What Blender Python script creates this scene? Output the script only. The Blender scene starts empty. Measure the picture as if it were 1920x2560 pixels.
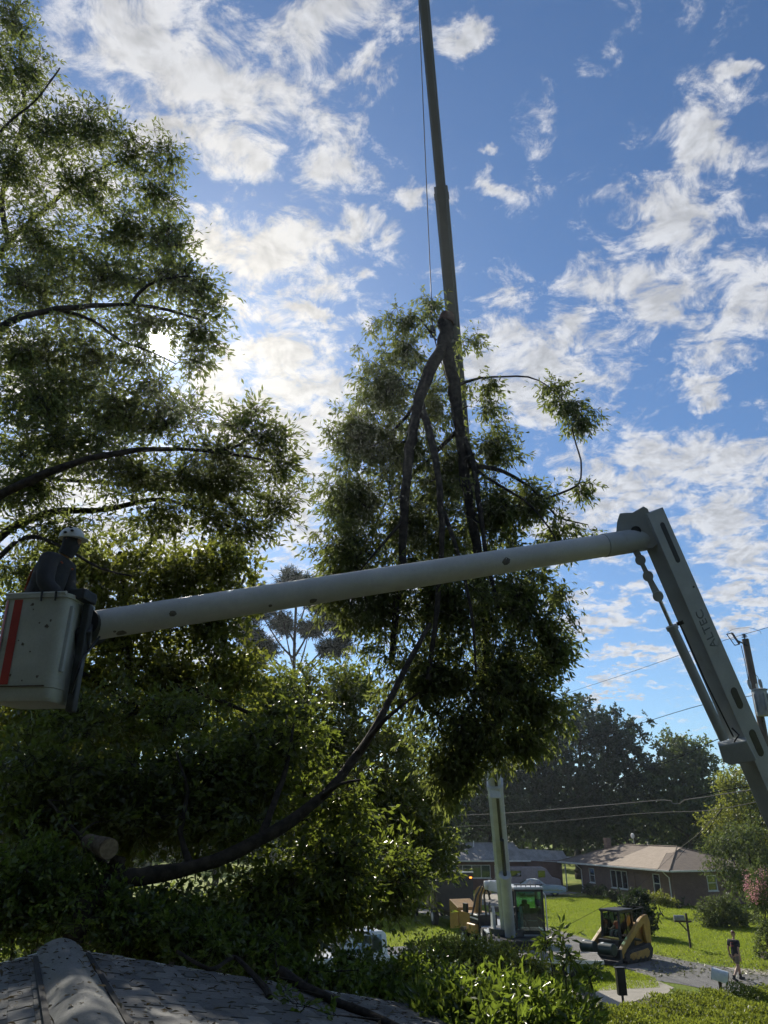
import bpy, bmesh, math, random
import numpy as np
from mathutils import Vector, Matrix, Euler

# ---------------------------------------------------------------- camera, sky, sun, exposure
SC = bpy.context.scene
COL = SC.collection
H = 5.7                      # eye height (m), standing on the roof
PITCH = math.radians(23.0)
F = 1849.0                   # focal length in photo pixels (1920 x 2560)
cP, sP = math.cos(PITCH), math.sin(PITCH)

cam = bpy.data.cameras.new('camera')
cam.sensor_fit = 'VERTICAL'; cam.sensor_height = 36.0; cam.lens = 36.0 * F / 2560.0
cam.clip_start = 0.05; cam.clip_end = 3000
co = bpy.data.objects.new('camera', cam); COL.objects.link(co)
co.location = (0, 0, H); co.rotation_euler = (math.radians(90) + PITCH, 0, 0)
SC.camera = co

def ray(px, py):
    u = (px - 960.0) / F; v = (1280.0 - py) / F
    return Vector((u, cP - v * sP, sP + v * cP))
def P(px, py, d):
    """point seen in direction (px,py) whose distance along the ground (world y) is d"""
    r = ray(px, py)
    return Vector((0, 0, H)) + r * (d / r.y)
def G(px, py, z=0.0):
    r = ray(px, py)
    return Vector((0, 0, H)) + r * ((z - H) / r.z)
def ppm(p):
    """photo pixels per metre at a point"""
    return F / max(0.5, (p[1] * cP + (p[2] - H) * sP))

SUN = ray(400, 855).normalized()
sun_el = math.asin(SUN.z); sun_az = math.atan2(SUN.x, SUN.y)

sl = bpy.data.lights.new('sun', 'SUN'); sl.energy = 5.0; sl.angle = math.radians(0.53); sl.color = (1.0, 0.93, 0.80)
so = bpy.data.objects.new('sun', sl); COL.objects.link(so)
so.rotation_euler = SUN.to_track_quat('Z', 'Y').to_euler(); so.location = (-20, 40, 60)

SC.view_settings.view_transform = 'Standard'; SC.view_settings.look = 'None'
SC.view_settings.gamma = 1.0; SC.view_settings.use_curve_mapping = False
SC.view_settings.exposure = 0.35
SC.render.engine = 'CYCLES'
SC.cycles.max_bounces = 6; SC.cycles.diffuse_bounces = 3; SC.cycles.glossy_bounces = 3
SC.cycles.transmission_bounces = 6; SC.cycles.transparent_max_bounces = 8
SC.cycles.use_denoising = True
SC.cycles.use_adaptive_sampling = True; SC.cycles.adaptive_threshold = 0.025; SC.cycles.adaptive_min_samples = 24
SC.cycles.sample_clamp_indirect = 6.0
SC.cycles.caustics_reflective = False; SC.cycles.caustics_refractive = False

W = bpy.data.worlds.new('World'); SC.world = W; W.use_nodes = True
W.cycles.sampling_method = 'MANUAL'; W.cycles.sample_map_resolution = 1024

class NT:
    """tiny node-tree helper"""
    def __init__(s, tree): s.t = tree; s.n = tree.nodes; s.l = tree.links
    def new(s, kind, **kw):
        nd = s.n.new(kind)
        for k, v in kw.items(): setattr(nd, k, v)
        return nd
    def put(s, sock, v):
        if v is None: return
        if isinstance(v, bpy.types.NodeSocket): s.l.new(v, sock)
        elif isinstance(v, (tuple, list, Vector)) and sock.type == 'RGBA' and len(v) == 3: sock.default_value = (*v, 1)
        else: sock.default_value = v
    def math(s, op, a, b=None, c=None, clamp=False):
        nd = s.new('ShaderNodeMath', operation=op, use_clamp=clamp)
        s.put(nd.inputs[0], a); s.put(nd.inputs[1], b)
        if c is not None: s.put(nd.inputs[2], c)
        return nd.outputs[0]
    def vec(s, op, a, b=None, scale=None):
        nd = s.new('ShaderNodeVectorMath', operation=op)
        s.put(nd.inputs[0], a)
        if b is not None: s.put(nd.inputs[1], b)
        if scale is not None: s.put(nd.inputs[3], scale)
        return nd.outputs['Value'] if op in ('DOT_PRODUCT', 'LENGTH', 'DISTANCE') else nd.outputs[0]
    def xyz(s, x, y, z):
        nd = s.new('ShaderNodeCombineXYZ')
        for i, v in enumerate((x, y, z)): s.put(nd.inputs[i], v)
        return nd.outputs[0]
    def mix(s, fac, a, b, blend='MIX'):
        nd = s.new('ShaderNodeMix', data_type='RGBA', blend_type=blend)
        s.put(nd.inputs[0], fac); s.put(nd.inputs[6], a); s.put(nd.inputs[7], b)
        return nd.outputs[2]
    def noise(s, vec, scale, detail=6, rough=0.55, dist=0.0, lac=2.0):
        nd = s.new('ShaderNodeTexNoise')
        if vec is not None: s.l.new(vec, nd.inputs['Vector'])
        nd.inputs['Scale'].default_value = scale; nd.inputs['Detail'].default_value = detail
        nd.inputs['Roughness'].default_value = rough; nd.inputs['Distortion'].default_value = dist
        nd.inputs['Lacunarity'].default_value = lac
        return nd
    def smooth(s, v, lo, hi, a=0.0, b=1.0):
        nd = s.new('ShaderNodeMapRange', interpolation_type='SMOOTHSTEP')
        s.put(nd.inputs[0], v); nd.inputs[1].default_value = lo; nd.inputs[2].default_value = hi
        nd.inputs[3].default_value = a; nd.inputs[4].default_value = b
        return nd.outputs[0]
    def lin(s, v, lo, hi, a=0.0, b=1.0):
        nd = s.new('ShaderNodeMapRange')
        s.put(nd.inputs[0], v); nd.inputs[1].default_value = lo; nd.inputs[2].default_value = hi
        nd.inputs[3].default_value = a; nd.inputs[4].default_value = b
        return nd.outputs[0]

# clouds of this morning's sky: centre and half-size in photo pixels, thickness
CLOUDS = [(330,120,330,160,1.0),(560,200,260,150,1.0),(480,330,170,80,.9),(760,60,160,90,.8),(240,40,260,90,1.0),
 (660,390,95,80,.85),(860,430,120,95,.95),(950,560,75,70,.9),(690,660,165,95,1.0),(570,610,130,110,.9),(905,670,40,36,.7),
 (880,210,90,50,.65),(1180,110,95,42,.66),(1215,455,52,40,.66),(1220,370,45,22,.55),(1095,500,60,55,.66),
 (1765,370,85,75,.85),(1715,520,120,85,.9),(1850,195,70,24,.7),(1640,540,50,45,.6),
 (1640,740,220,80,1.0),(1840,740,150,120,1.0),(1360,880,210,120,1.0),(1320,1000,160,70,.95),(1780,945,80,42,.85),(1250,900,120,90,.9),
 (1690,1170,260,80,1.0),(1830,1290,160,62,.95),(1560,1240,170,70,.9),(1860,1400,100,55,.95),(1480,1330,150,70,.8),
 (1510,1520,140,30,.85),(1600,1640,150,34,.9),(1520,1730,75,14,.75),(1840,1480,110,26,.85),(1830,1545,120,26,.8),(1530,1600,50,10,.6),
 (690,960,210,120,1.0),(760,1080,190,150,1.0),(590,1010,110,100,.95),(800,810,120,38,.75),(610,800,75,60,.85),(740,1250,170,120,.95),
 (130,420,240,200,.95),(60,940,150,120,.6),(150,1250,260,180,.9),(420,1400,200,120,.8),(880,1500,160,80,.7),(480,1650,200,70,.7)]

SKYK = 0.07
w = NT(W.node_tree); w.n.clear()
gen = w.new('ShaderNodeTexCoord').outputs['Generated']
d = w.vec('NORMALIZE', gen)
sky = w.new('ShaderNodeTexSky', sky_type='NISHITA', sun_disc=False)
sky.sun_elevation = sun_el; sky.sun_rotation = sun_az
sky.altitude = 200; sky.air_density = 1.0; sky.dust_density = 0.15; sky.ozone_density = 2.2
axf = Vector((0, cP, sP)); axu = Vector((0, -sP, cP)); axr = Vector((1, 0, 0))
cf = w.vec('DOT_PRODUCT', d, axf); cfc = w.math('MAXIMUM', cf, 0.2)
uu = w.math('DIVIDE', w.vec('DOT_PRODUCT', d, axr), cfc)
vv = w.math('DIVIDE', w.vec('DOT_PRODUCT', d, axu), cfc)
dz = w.math('MAXIMUM', w.vec('DOT_PRODUCT', d, (0, 0, 1)), 0.0)
lay = w.vec('SCALE', d, None, w.math('DIVIDE', 1.0, w.math('ADD', dz, 0.22)))    # cloud layer, foreshortened to the horizon
warp = w.noise(lay, 6.0, 5, 0.62)
wv = w.vec('SCALE', w.vec('SUBTRACT', warp.outputs['Color'], (0.5, 0.5, 0.5)), None, 0.20)
uvw = w.vec('ADD', w.xyz(uu, vv, 0.0), wv)
cov = None
for (px, py, rx, ry, th) in CLOUDS:
    g = w.new('ShaderNodeTexGradient', gradient_type='SPHERICAL'); w.l.new(uvw, g.inputs[0])
    k = 1.68 * (0.45 + 0.55 * th)
    sx, sy = F / (rx * k), F / (ry * k)
    g.texture_mapping.scale = (sx, sy, 1.0)
    g.texture_mapping.translation = (-(px - 960) / F * sx, -(1280 - py) / F * sy, 0)
    cov = g.outputs['Fac'] if cov is None else w.math('MAXIMUM', cov, g.outputs['Fac'])
inview = w.smooth(cf, 0.60, 0.76)
cov = w.math('ADD', w.math('MULTIPLY', cov, inview), w.math('MULTIPLY', w.math('SUBTRACT', 1.0, inview), 0.20))
n1 = w.noise(lay, 14.5, 7, 0.68, 0.4)
n2 = w.noise(w.vec('ADD', lay, SUN * 0.025), 14.5, 3, 0.68, 0.4)
D = w.math('ADD', w.math('MULTIPLY', cov, 1.15), w.math('MULTIPLY', w.math('SUBTRACT', n1.outputs['Fac'], 0.5), 3.7))
alpha = w.smooth(D, 0.10, 1.02)
thick = w.smooth(D, 0.45, 1.3)
relief = w.lin(w.math('SUBTRACT', n1.outputs['Fac'], n2.outputs['Fac']), -0.12, 0.12, -0.5, 0.5)
dotS = w.math('MAXIMUM', w.vec('DOT_PRODUCT', d, SUN), 0.0)
near = w.math('POWER', dotS, 30.0)
bright = w.math('ADD', w.math('ADD', 0.58, w.math('MULTIPLY', thick, -0.08)), w.math('MULTIPLY', relief, 0.22))
bright = w.math('ADD', bright, w.math('MULTIPLY', near, 0.06))
cc = w.mix(thick, (1.0, 1.0, 1.02), (0.94, 0.97, 1.03))
cc = w.mix(near, cc, (1.06, 0.98, 0.86))
ccol = w.vec('SCALE', cc, None, w.math('MULTIPLY', bright, 1.0 / SKYK))
skyc = w.mix(1.0, sky.outputs[0], (0.80, 0.97, 1.13), 'MULTIPLY')
skyc = w.vec('SCALE', skyc, None, 1.18)
base = w.mix(w.math('MULTIPLY', alpha, 0.94), skyc, ccol)
aur = w.math('ADD', w.math('MULTIPLY', w.math('POWER', dotS, 1200.0), 2.5), w.math('MULTIPLY', w.math('POWER', dotS, 6000.0), 40.0))
aur = w.math('ADD', aur, w.math('MULTIPLY', w.smooth(dotS, math.cos(math.radians(.72)), math.cos(math.radians(.5))), 500.0))
base = w.vec('ADD', base, w.vec('SCALE', w.xyz(1.0, 0.95, 0.84), None, aur))
bg = w.new('ShaderNodeBackground'); w.l.new(base, bg.inputs[0]); bg.inputs[1].default_value = SKYK
wo = w.new('ShaderNodeOutputWorld'); w.l.new(bg.outputs[0], wo.inputs[0])

# ---------------------------------------------------------------- helpers
def tag(o, label=None, cat=None, group=None, kind=None):
    if label: o['label'] = label
    if cat: o['category'] = cat
    if group: o['group'] = group
    if kind: o['kind'] = kind
    return o
def empty(name, loc=(0, 0, 0), rz=0.0, label=None, cat=None, group=None):
    o = bpy.data.objects.new(name, None); COL.objects.link(o)
    o.empty_display_size = 0.2
    o.location = loc; o.rotation_euler = (0, 0, rz)
    return tag(o, label, cat, group)
def copy_tree(o, parent=None):
    c = o.copy(); COL.objects.link(c); c.parent = parent
    for ch in list(o.children):
        copy_tree(ch, c)
    return c

_m = {}
def pm(name, c1, c2=None, rough=0.6, metal=0.0, scale=6.0, bump=0.0, bscale=None, detail=6, spec=0.5, lo=0.35, hi=0.65,
       dirt=None, dirt_amt=0.0, stretch=None, coat=0.0, grain=0.0):
    """painted / weathered procedural surface: two tones, optional dirt blotches, bump"""
    if name in _m: return _m[name]
    m = bpy.data.materials.new(name); m.use_nodes = True; _m[name] = m
    t = NT(m.node_tree); b = t.n['Principled BSDF']
    oc = t.new('ShaderNodeTexCoord').outputs['Object']
    if stretch:
        mp = t.new('ShaderNodeMapping'); mp.inputs['Scale'].default_value = stretch; t.l.new(oc, mp.inputs[0]); oc = mp.outputs[0]
    c2 = c2 or tuple(x * 0.75 for x in c1)
    n = t.noise(oc, scale, detail, 0.6)
    col = t.mix(t.smooth(n.outputs['Fac'], lo, hi), c1, c2)
    if grain:
        n3 = t.noise(oc, scale * 14, 3, 0.7)
        col = t.mix(t.lin(n3.outputs['Fac'], 0.3, 0.7, 0.0, grain), col, tuple(x * 0.35 for x in c1))
    r = rough
    if dirt:
        n2 = t.noise(oc, scale * 0.45, 8, 0.68, 0.4)
        f = t.smooth(n2.outputs['Fac'], 0.56, 0.68, 0, dirt_amt)
        col = t.mix(f, col, dirt)
        r = t.lin(f, 0, 1, rough, min(1, rough + 0.3))
    t.put(b.inputs['Base Color'], col); t.put(b.inputs['Roughness'], r)
    b.inputs['Metallic'].default_value = metal; b.inputs['Specular IOR Level'].default_value = spec
    b.inputs['Coat Weight'].default_value = coat
    if bump:
        bn = t.noise(oc, bscale or scale * 4, 6, 0.65)
        bu = t.new('ShaderNodeBump'); bu.inputs['Strength'].default_value = bump; bu.inputs['Distance'].default_value = 0.02
        t.l.new(bn.outputs['Fac'], bu.inputs['Height']); t.l.new(bu.outputs[0], b.inputs['Normal'])
    return m
def emit_mat(name, col, k):
    m = bpy.data.materials.new(name); m.use_nodes = True
    b = m.node_tree.nodes['Principled BSDF']; b.inputs['Base Color'].default_value = (*col, 1)
    b.inputs['Emission Color'].default_value = (*col, 1); b.inputs['Emission Strength'].default_value = k
    return m
def glass_mat(name, tint=(0.75, 0.9, 0.88), rough=0.03, mixf=0.75):
    m = bpy.data.materials.new(name); m.use_nodes = True
    t = NT(m.node_tree); t.n.remove(t.n['Principled BSDF']); out = t.n['Material Output']
    tr = t.new('ShaderNodeBsdfTransparent'); tr.inputs[0].default_value = (*tint, 1)
    gl = t.new('ShaderNodeBsdfGlossy'); gl.inputs['Roughness'].default_value = rough
    lw = t.new('ShaderNodeFresnel'); lw.inputs[0].default_value = 1.5
    mx = t.new('ShaderNodeMixShader'); t.l.new(t.math('ADD', lw.outputs[0], 1 - mixf, clamp=True), mx.inputs[0])
    t.l.new(tr.outputs[0], mx.inputs[1]); t.l.new(gl.outputs[0], mx.inputs[2]); t.l.new(mx.outputs[0], out.inputs[0])
    return m
def leaf_mat(name, dark, light, trans, tf=0.42, rough=0.42, spec=0.45):
    """leaf: reflects dark/light green by leaf, lets yellow-green light through"""
    m = bpy.data.materials.new(name); m.use_nodes = True
    t = NT(m.node_tree); b = t.n['Principled BSDF']; out = t.n['Material Output']
    rnd = t.new('ShaderNodeNewGeometry').outputs['Random Per Island']
    col = t.mix(rnd, dark, light)
    t.put(b.inputs['Base Color'], col); b.inputs['Roughness'].default_value = rough
    b.inputs['Specular IOR Level'].default_value = spec
    tl = t.new('ShaderNodeBsdfTranslucent')
    t.put(tl.inputs[0], t.mix(rnd, tuple(x * 0.7 for x in trans), trans))
    mx = t.new('ShaderNodeMixShader'); mx.inputs[0].default_value = tf
    t.l.new(b.outputs[0], mx.inputs[1]); t.l.new(tl.outputs[0], mx.inputs[2]); t.l.new(mx.outputs[0], out.inputs[0])
    return m

def mesh_np(name, verts, faces, mat, parent=None, smooth=False):
    """verts (n,3), faces (m,k) arrays -> one object"""
    verts = np.ascontiguousarray(verts, dtype=np.float32); faces = np.ascontiguousarray(faces, dtype=np.int32)
    me = bpy.data.meshes.new(name)
    me.vertices.add(len(verts)); me.vertices.foreach_set('co', verts.ravel())
    k = faces.shape[1]
    me.loops.add(faces.size); me.loops.foreach_set('vertex_index', faces.ravel())
    me.polygons.add(len(faces)); me.polygons.foreach_set('loop_start', np.arange(0, faces.size, k, dtype=np.int32))
    if smooth: me.polygons.foreach_set('use_smooth', np.ones(len(faces), dtype=bool))
    me.update(calc_edges=True)
    me.materials.append(mat)
    o = bpy.data.objects.new(name, me); COL.objects.link(o); o.parent = parent
    return o

class MB:
    """collects shapes; build() links them as ONE mesh object"""
    def __init__(s): s.v = []; s.f = []
    def add(s, vs, fs):
        b = len(s.v); s.v += [tuple(v) for v in vs]; s.f += [tuple(i + b for i in f) for f in fs]; return s
    def box(s, c, size, M=None, taper=(1, 1)):
        hx, hy, hz = size[0] / 2, size[1] / 2, size[2] / 2
        vs = []
        for z, tx, ty in ((-hz, 1, 1), (hz, taper[0], taper[1])):
            for x, y in ((-hx, -hy), (hx, -hy), (hx, hy), (-hx, hy)): vs.append(Vector((x * tx, y * ty, z)))
        if M is not None: vs = [M @ v for v in vs]
        c = Vector(c)
        return s.add([v + c for v in vs], [(0, 3, 2, 1), (4, 5, 6, 7), (0, 1, 5, 4), (1, 2, 6, 5), (2, 3, 7, 6), (3, 0, 4, 7)])
    def bar(s, p0, p1, w, h, up=(0, 0, 1), w1=None, h1=None):
        """rectangular bar from p0 to p1, w across, h along up"""
        p0, p1 = Vector(p0), Vector(p1); a = (p1 - p0).normalized(); up = Vector(up)
        sd = a.cross(up).normalized(); u = sd.cross(a).normalized()
        vs = []
        for p, ww, hh in ((p0, w, h), (p1, w1 or w, h1 or h)):
            for i, j in ((-1, -1), (1, -1), (1, 1), (-1, 1)): vs.append(p + sd * (i * ww / 2) + u * (j * hh / 2))
        return s.add(vs, [(0, 1, 2, 3), (7, 6, 5, 4), (0, 4, 5, 1), (1, 5, 6, 2), (2, 6, 7, 3), (3, 7, 4, 0)])
    def tube(s, pts, rad, n=10, caps=True, squash=1.0, ref=None):
        pts = [Vector(p) for p in pts]
        if not isinstance(rad, (list, tuple)): rad = [rad] * len(pts)
        base = len(s.v); ref = Vector(ref) if ref else None
        for i, p in enumerate(pts):
            a = (pts[min(i + 1, len(pts) - 1)] - pts[max(i - 1, 0)])
            a = a.normalized() if a.length > 1e-9 else Vector((0, 0, 1))
            if ref is None or abs(ref.dot(a)) > 0.95:
                ref = Vector((0, 0, 1)) if abs(a.z) < 0.9 else Vector((1, 0, 0))
            x = ref.cross(a).normalized(); y = a.cross(x).normalized(); ref = y
            for k in range(n):
                t = 2 * math.pi * k / n
                s.v.append(tuple(p + x * (math.cos(t) * rad[i]) + y * (math.sin(t) * rad[i] * squash)))
        for i in range(len(pts) - 1):
            for k in range(n):
                a0 = base + i * n + k; a1 = base + i * n + (k + 1) % n
                s.f.append((a0, a1, a1 + n, a0 + n))
        if caps:
            s.f.append(tuple(base + k for k in range(n))[::-1]); s.f.append(tuple(base + (len(pts) - 1) * n + k for k in range(n)))
        return s
    def cyl(s, p0, p1, r, n=16, r1=None):
        return s.tube([p0, p1], [r, r if r1 is None else r1], n)
    def prism(s, outline, p, ax, ay, az, t):
        """2-D outline in the (ax, ay) plane at p, thickness t along az (centred)"""
        p, ax, ay, az = Vector(p), Vector(ax), Vector(ay), Vector(az); n = len(outline)
        vs = [p + ax * x + ay * y + az * (-t / 2) for x, y in outline] + [p + ax * x + ay * y + az * (t / 2) for x, y in outline]
        fs = [tuple(range(n))[::-1], tuple(range(n, 2 * n))] + [(i, (i + 1) % n, (i + 1) % n + n, i + n) for i in range(n)]
        return s.add(vs, fs)
    def ball(s, c, r, n=12, m=8):
        c = Vector(c); r = r if isinstance(r, (tuple, list)) else (r, r, r)
        base = len(s.v)
        for i in range(m + 1):
            ph = math.pi * i / m
            for k in range(n):
                t = 2 * math.pi * k / n
                s.v.append((c.x + r[0] * math.sin(ph) * math.cos(t), c.y + r[1] * math.sin(ph) * math.sin(t), c.z + r[2] * math.cos(ph)))
        for i in range(m):
            for k in range(n):
                a0 = base + i * n + k; a1 = base + i * n + (k + 1) % n
                s.f.append((a0, a0 + n, a1 + n, a1))
        return s
    def build(s, name, mat, parent=None, world=False, bevel=0.0, smooth=False, seg=2, sub=0, angle=40):
        me = bpy.data.meshes.new(name)
        vs = s.v
        if world and parent is not None:
            inv = (Matrix.Translation(parent.location) @ parent.rotation_euler.to_matrix().to_4x4()).inverted()
            vs = [tuple(inv @ Vector(v)) for v in vs]
        me.from_pydata(vs, [], s.f); me.validate(clean_customdata=False)
        bm = bmesh.new(); bm.from_mesh(me)
        bmesh.ops.remove_doubles(bm, verts=bm.verts, dist=1e-6)
        bmesh.ops.recalc_face_normals(bm, faces=bm.faces)
        if bevel:
            es = [e for e in bm.edges if len(e.link_faces) == 2 and e.calc_face_angle(0) > math.radians(30)]
            bmesh.ops.bevel(bm, geom=es, offset=bevel, segments=seg, affect='EDGES', clamp_overlap=True, profile=0.6)
        bm.to_mesh(me); bm.free()
        if smooth:
            for p in me.polygons: p.use_smooth = True
            me.set_sharp_from_angle(angle=math.radians(angle))
        me.materials.append(mat)
        o = bpy.data.objects.new(name, me); COL.objects.link(o); o.parent = parent
        if sub:
            md = o.modifiers.new('sub', 'SUBSURF'); md.levels = sub; md.render_levels = sub
        return o
def spline(pts, step=0.25):
    """Catmull-Rom through points, resampled; returns (n,3)"""
    p = np.array([tuple(q) for q in pts], float)
    if len(p) == 2: q = np.vstack([2 * p[0] - p[1], p, 2 * p[1] - p[0]])
    else: q = np.vstack([2 * p[0] - p[1], p, 2 * p[-1] - p[-2]])
    out = []
    for i in range(1, len(q) - 2):
        m = max(2, int(np.linalg.norm(q[i + 1] - q[i]) / step))
        t = np.linspace(0, 1, m, endpoint=False)[:, None]
        a, b, c, d_ = q[i - 1], q[i], q[i + 1], q[i + 2]
        out.append(0.5 * (2 * b + (c - a) * t + (2 * a - 5 * b + 4 * c - d_) * t**2 + (3 * b - a - 3 * c + d_) * t**3))
    out.append(p[-1:]); return np.vstack(out)

# ---------------------------------------------------------------- trees
def batch_tubes(Pt, R, n, rng):
    """Pt (N,m,3), R (N,m): tubes with n sides -> verts, quads"""
    N, m, _ = Pt.shape
    T = np.empty_like(Pt); T[:, 1:-1] = Pt[:, 2:] - Pt[:, :-2]; T[:, 0] = Pt[:, 1] - Pt[:, 0]; T[:, -1] = Pt[:, -1] - Pt[:, -2]
    T /= np.linalg.norm(T, axis=2, keepdims=True) + 1e-9
    ref = rng.normal(size=(N, 1, 3)); ref /= np.linalg.norm(ref, axis=2, keepdims=True)
    X = np.cross(T, np.broadcast_to(ref, T.shape)); X /= np.linalg.norm(X, axis=2, keepdims=True) + 1e-9
    Y = np.cross(T, X)
    th = np.arange(n) * 2 * np.pi / n
    V = Pt[:, :, None] + (X[:, :, None] * np.cos(th)[:, None] + Y[:, :, None] * np.sin(th)[:, None]) * R[:, :, None, None]
    idx = np.arange(N * m * n).reshape(N, m, n)
    a = idx[:, :-1]; b = np.roll(a, -1, axis=2); c = idx[:, 1:]; dd = np.roll(c, -1, axis=2)
    Fq = np.stack([a, b, dd, c], axis=-1).reshape(-1, 4)
    return V.reshape(-1, 3), Fq

def leaves_np(base, axis, L, Wd, rng, upbias=0.4):
    N = len(base)
    axis = axis / (np.linalg.norm(axis, axis=1, keepdims=True) + 1e-9)
    nrm = rng.normal(size=(N, 3)); nrm[:, 2] += upbias * 2
    sd = np.cross(axis, nrm); sd /= np.linalg.norm(sd, axis=1, keepdims=True) + 1e-9
    nn = np.cross(sd, axis)
    l = (L * rng.uniform(0.6, 1.15, N))[:, None]; wd = (Wd * rng.uniform(0.7, 1.2, N))[:, None]
    v0 = base; mid = base + axis * l * 0.48
    v1 = mid + sd * wd * 0.5 + nn * wd * 0.16; v3 = mid - sd * wd * 0.5 + nn * wd * 0.16
    v2 = base + axis * l - nn * l * 0.12
    V = np.stack([v0, v1, v2, v3], axis=1).reshape(-1, 3)
    b4 = np.arange(N)[:, None] * 4
    Fa = np.stack([b4 + np.array([[0, 1, 2]]), b4 + np.array([[0, 2, 3]])], axis=1).reshape(-1, 3)
    return V, Fa

def lobe_tips(lobes, rng, shell=0.5):
    """lobes: (px, py, depth, rx_px, ry_px, rdepth_m, count) -> points, weights"""
    out = []
    for (px, py, dp, rx, ry, rd, cnt) in lobes:
        c = np.array(P(px, py, dp)); k = 1.0 / ppm(c)
        v = rng.normal(size=(cnt, 3)); v /= np.linalg.norm(v, axis=1, keepdims=True)
        r = rng.uniform(0, 1, (cnt, 1)) ** shell * (0.85 + 0.70 * rng.uniform(0, 1, (cnt, 1)) ** 3)
        out.append(c + v * r * np.array([rx * k, rd, ry * k * 1.02]))
    return np.vstack(out)

def tree(name, label, cat, base, limbs, tips, lmat, wmat, leaf=(0.09, 0.03), per=46, spread=0.42, sprigs=6, droop=0.15,
         seed=1, group=None, twig_r=0.006, crown_name='crown', trunk_name='trunk', upbias=0.4, limb_sides=9, sun_gap=0.0, sprig_wood=True, bumpy=0.05, flat=1.0):
    """limbs: list of (points, r0, r1) in world space (first one is the trunk); tips: (n,3) twig ends"""
    rng = np.random.default_rng(seed)
    base = np.array(tuple(base), float)
    nodes = []; nrad = []; VV = []; FF = []; off = 0
    for (pts, r0, r1) in limbs:
        q = spline(pts, 0.22)
        n = len(q); tt = np.linspace(0, 1, n)
        rr = r0 + (r1 - r0) * tt ** 0.8
        rr = rr * (1 + bumpy * np.sin(tt * n * 0.9 + rng.uniform(0, 6)) + rng.normal(0, bumpy * 0.6, n))
        if n > 4 and bumpy: q[1:-1] += rng.normal(0, 1, (n - 2, 3)) * (rr[1:-1, None] * 0.10)
        v, f = batch_tubes(q[None], rr[None], limb_sides, rng)
        VV.append(v); FF.append(f + off); off += len(v)
        nodes.append(q); nrad.append(rr)
    nodes = np.vstack(nodes); nrad = np.concatenate(nrad)
    nt = len(tips)
    M = len(nodes) + nt * 4 + 4
    N_ = np.zeros((M, 3)); R_ = np.zeros(M); N_[:len(nodes)] = nodes; R_[:len(nodes)] = nrad; cnt = len(nodes)
    d0 = np.array([np.min(np.sum((nodes - t) ** 2, axis=1)) for t in tips]) if nt else np.zeros(0)
    order = np.argsort(d0); TP = np.zeros((nt, 5, 3)); TR = np.zeros((nt, 5)); TD = np.zeros((nt, 3))
    for j, i in enumerate(order):
        t = tips[i]
        k = int(np.argmin(np.sum((N_[:cnt] - t) ** 2, axis=1)))
        p0 = N_[k]; ln = np.linalg.norm(t - p0) + 1e-6
        ctl = (p0 + t) / 2 + rng.normal(0, 0.12, 3) * ln + np.array([0, 0, 0.10 * ln])
        s = np.linspace(0, 1, 5)[:, None]
        q = (1 - s) ** 2 * p0 + 2 * s * (1 - s) * ctl + s ** 2 * t
        rb = min(0.7 * R_[k], twig_r + 0.010 * ln); rb = max(rb, twig_r * 0.7)
        rr = np.linspace(rb, twig_r * 0.5, 5)
        TP[j] = q; TR[j] = rr; TD[j] = (q[4] - q[3]) / (np.linalg.norm(q[4] - q[3]) + 1e-9)
        N_[cnt:cnt + 4] = q[1:]; R_[cnt:cnt + 4] = rr[1:]; cnt += 4
    root = empty(name, tuple(base), 0, label, cat, group)
    if nt:
        v, f = batch_tubes(TP, TR, 4 if sprig_wood else 3, rng); VV.append(v); FF.append(f + off); off += len(v)
        # sprigs and leaves
        S = nt * sprigs
        tp = np.repeat(TP[:, 4], sprigs, axis=0); back = np.repeat(TP[:, 3], sprigs, axis=0)
        a = rng.uniform(0, 1, (S, 1)) * 0.7
        st = tp * (1 - a) + back * a
        dr = rng.normal(size=(S, 3)); dr /= np.linalg.norm(dr, axis=1, keepdims=True)
        dr[:, 2] *= flat; dr = dr + np.repeat(TD, sprigs, axis=0) * 0.55; dr[:, 2] -= droop
        dr /= np.linalg.norm(dr, axis=1, keepdims=True)
        sl_ = spread * rng.uniform(0.45, 1.2, (S, 1))
        en = st + dr * sl_
        if sprig_wood:
            rf = rng.normal(size=(S, 3)); X = np.cross(dr, rf); X /= np.linalg.norm(X, axis=1, keepdims=True) + 1e-9; Y = np.cross(dr, X)
            ang = np.arange(3) * 2 * np.pi / 3; rr_ = twig_r * 0.6
            ringv = st[:, None] + (X[:, None] * np.cos(ang)[None, :, None] + Y[:, None] * np.sin(ang)[None, :, None]) * rr_
            sv = np.concatenate([ringv, en[:, None]], axis=1).reshape(-1, 3)
            i4 = np.arange(S)[:, None, None] * 4
            sf = (i4 + np.array([[0, 1, 3], [1, 2, 3], [2, 0, 3]])[None]).reshape(-1, 3)
            so_ = mesh_np('twigs', sv - base, sf, wmat, root); so_['kind'] = 'stuff'
        lp = max(1, per // sprigs)
        u = rng.uniform(0.12, 1.05, (S, lp, 1))
        b = st[:, None] + (en - st)[:, None] * u + rng.normal(0, 0.012, (S, lp, 3))
        ax = dr[:, None] * 0.8 + rng.normal(0, 0.5, (S, lp, 3)); ax[:, :, 2] -= droop * 0.8
        b = b.reshape(-1, 3); ax = ax.reshape(-1, 3)
        if sun_gap:
            rel = b - np.array([0, 0, H]); sd_ = np.array(tuple(SUN)); al = rel @ sd_
            perp = np.linalg.norm(rel - al[:, None] * sd_, axis=1)
            keep = (perp > sun_gap); b = b[keep]; ax = ax[keep]
        lv, lf = leaves_np(b, ax, leaf[0], leaf[1], rng, upbias)
        cr = mesh_np(crown_name, lv - base, lf, lmat, root); cr['kind'] = 'stuff'
    mesh_np(trunk_name, np.vstack(VV) - base, np.vstack(FF), wmat, root, smooth=True)
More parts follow.
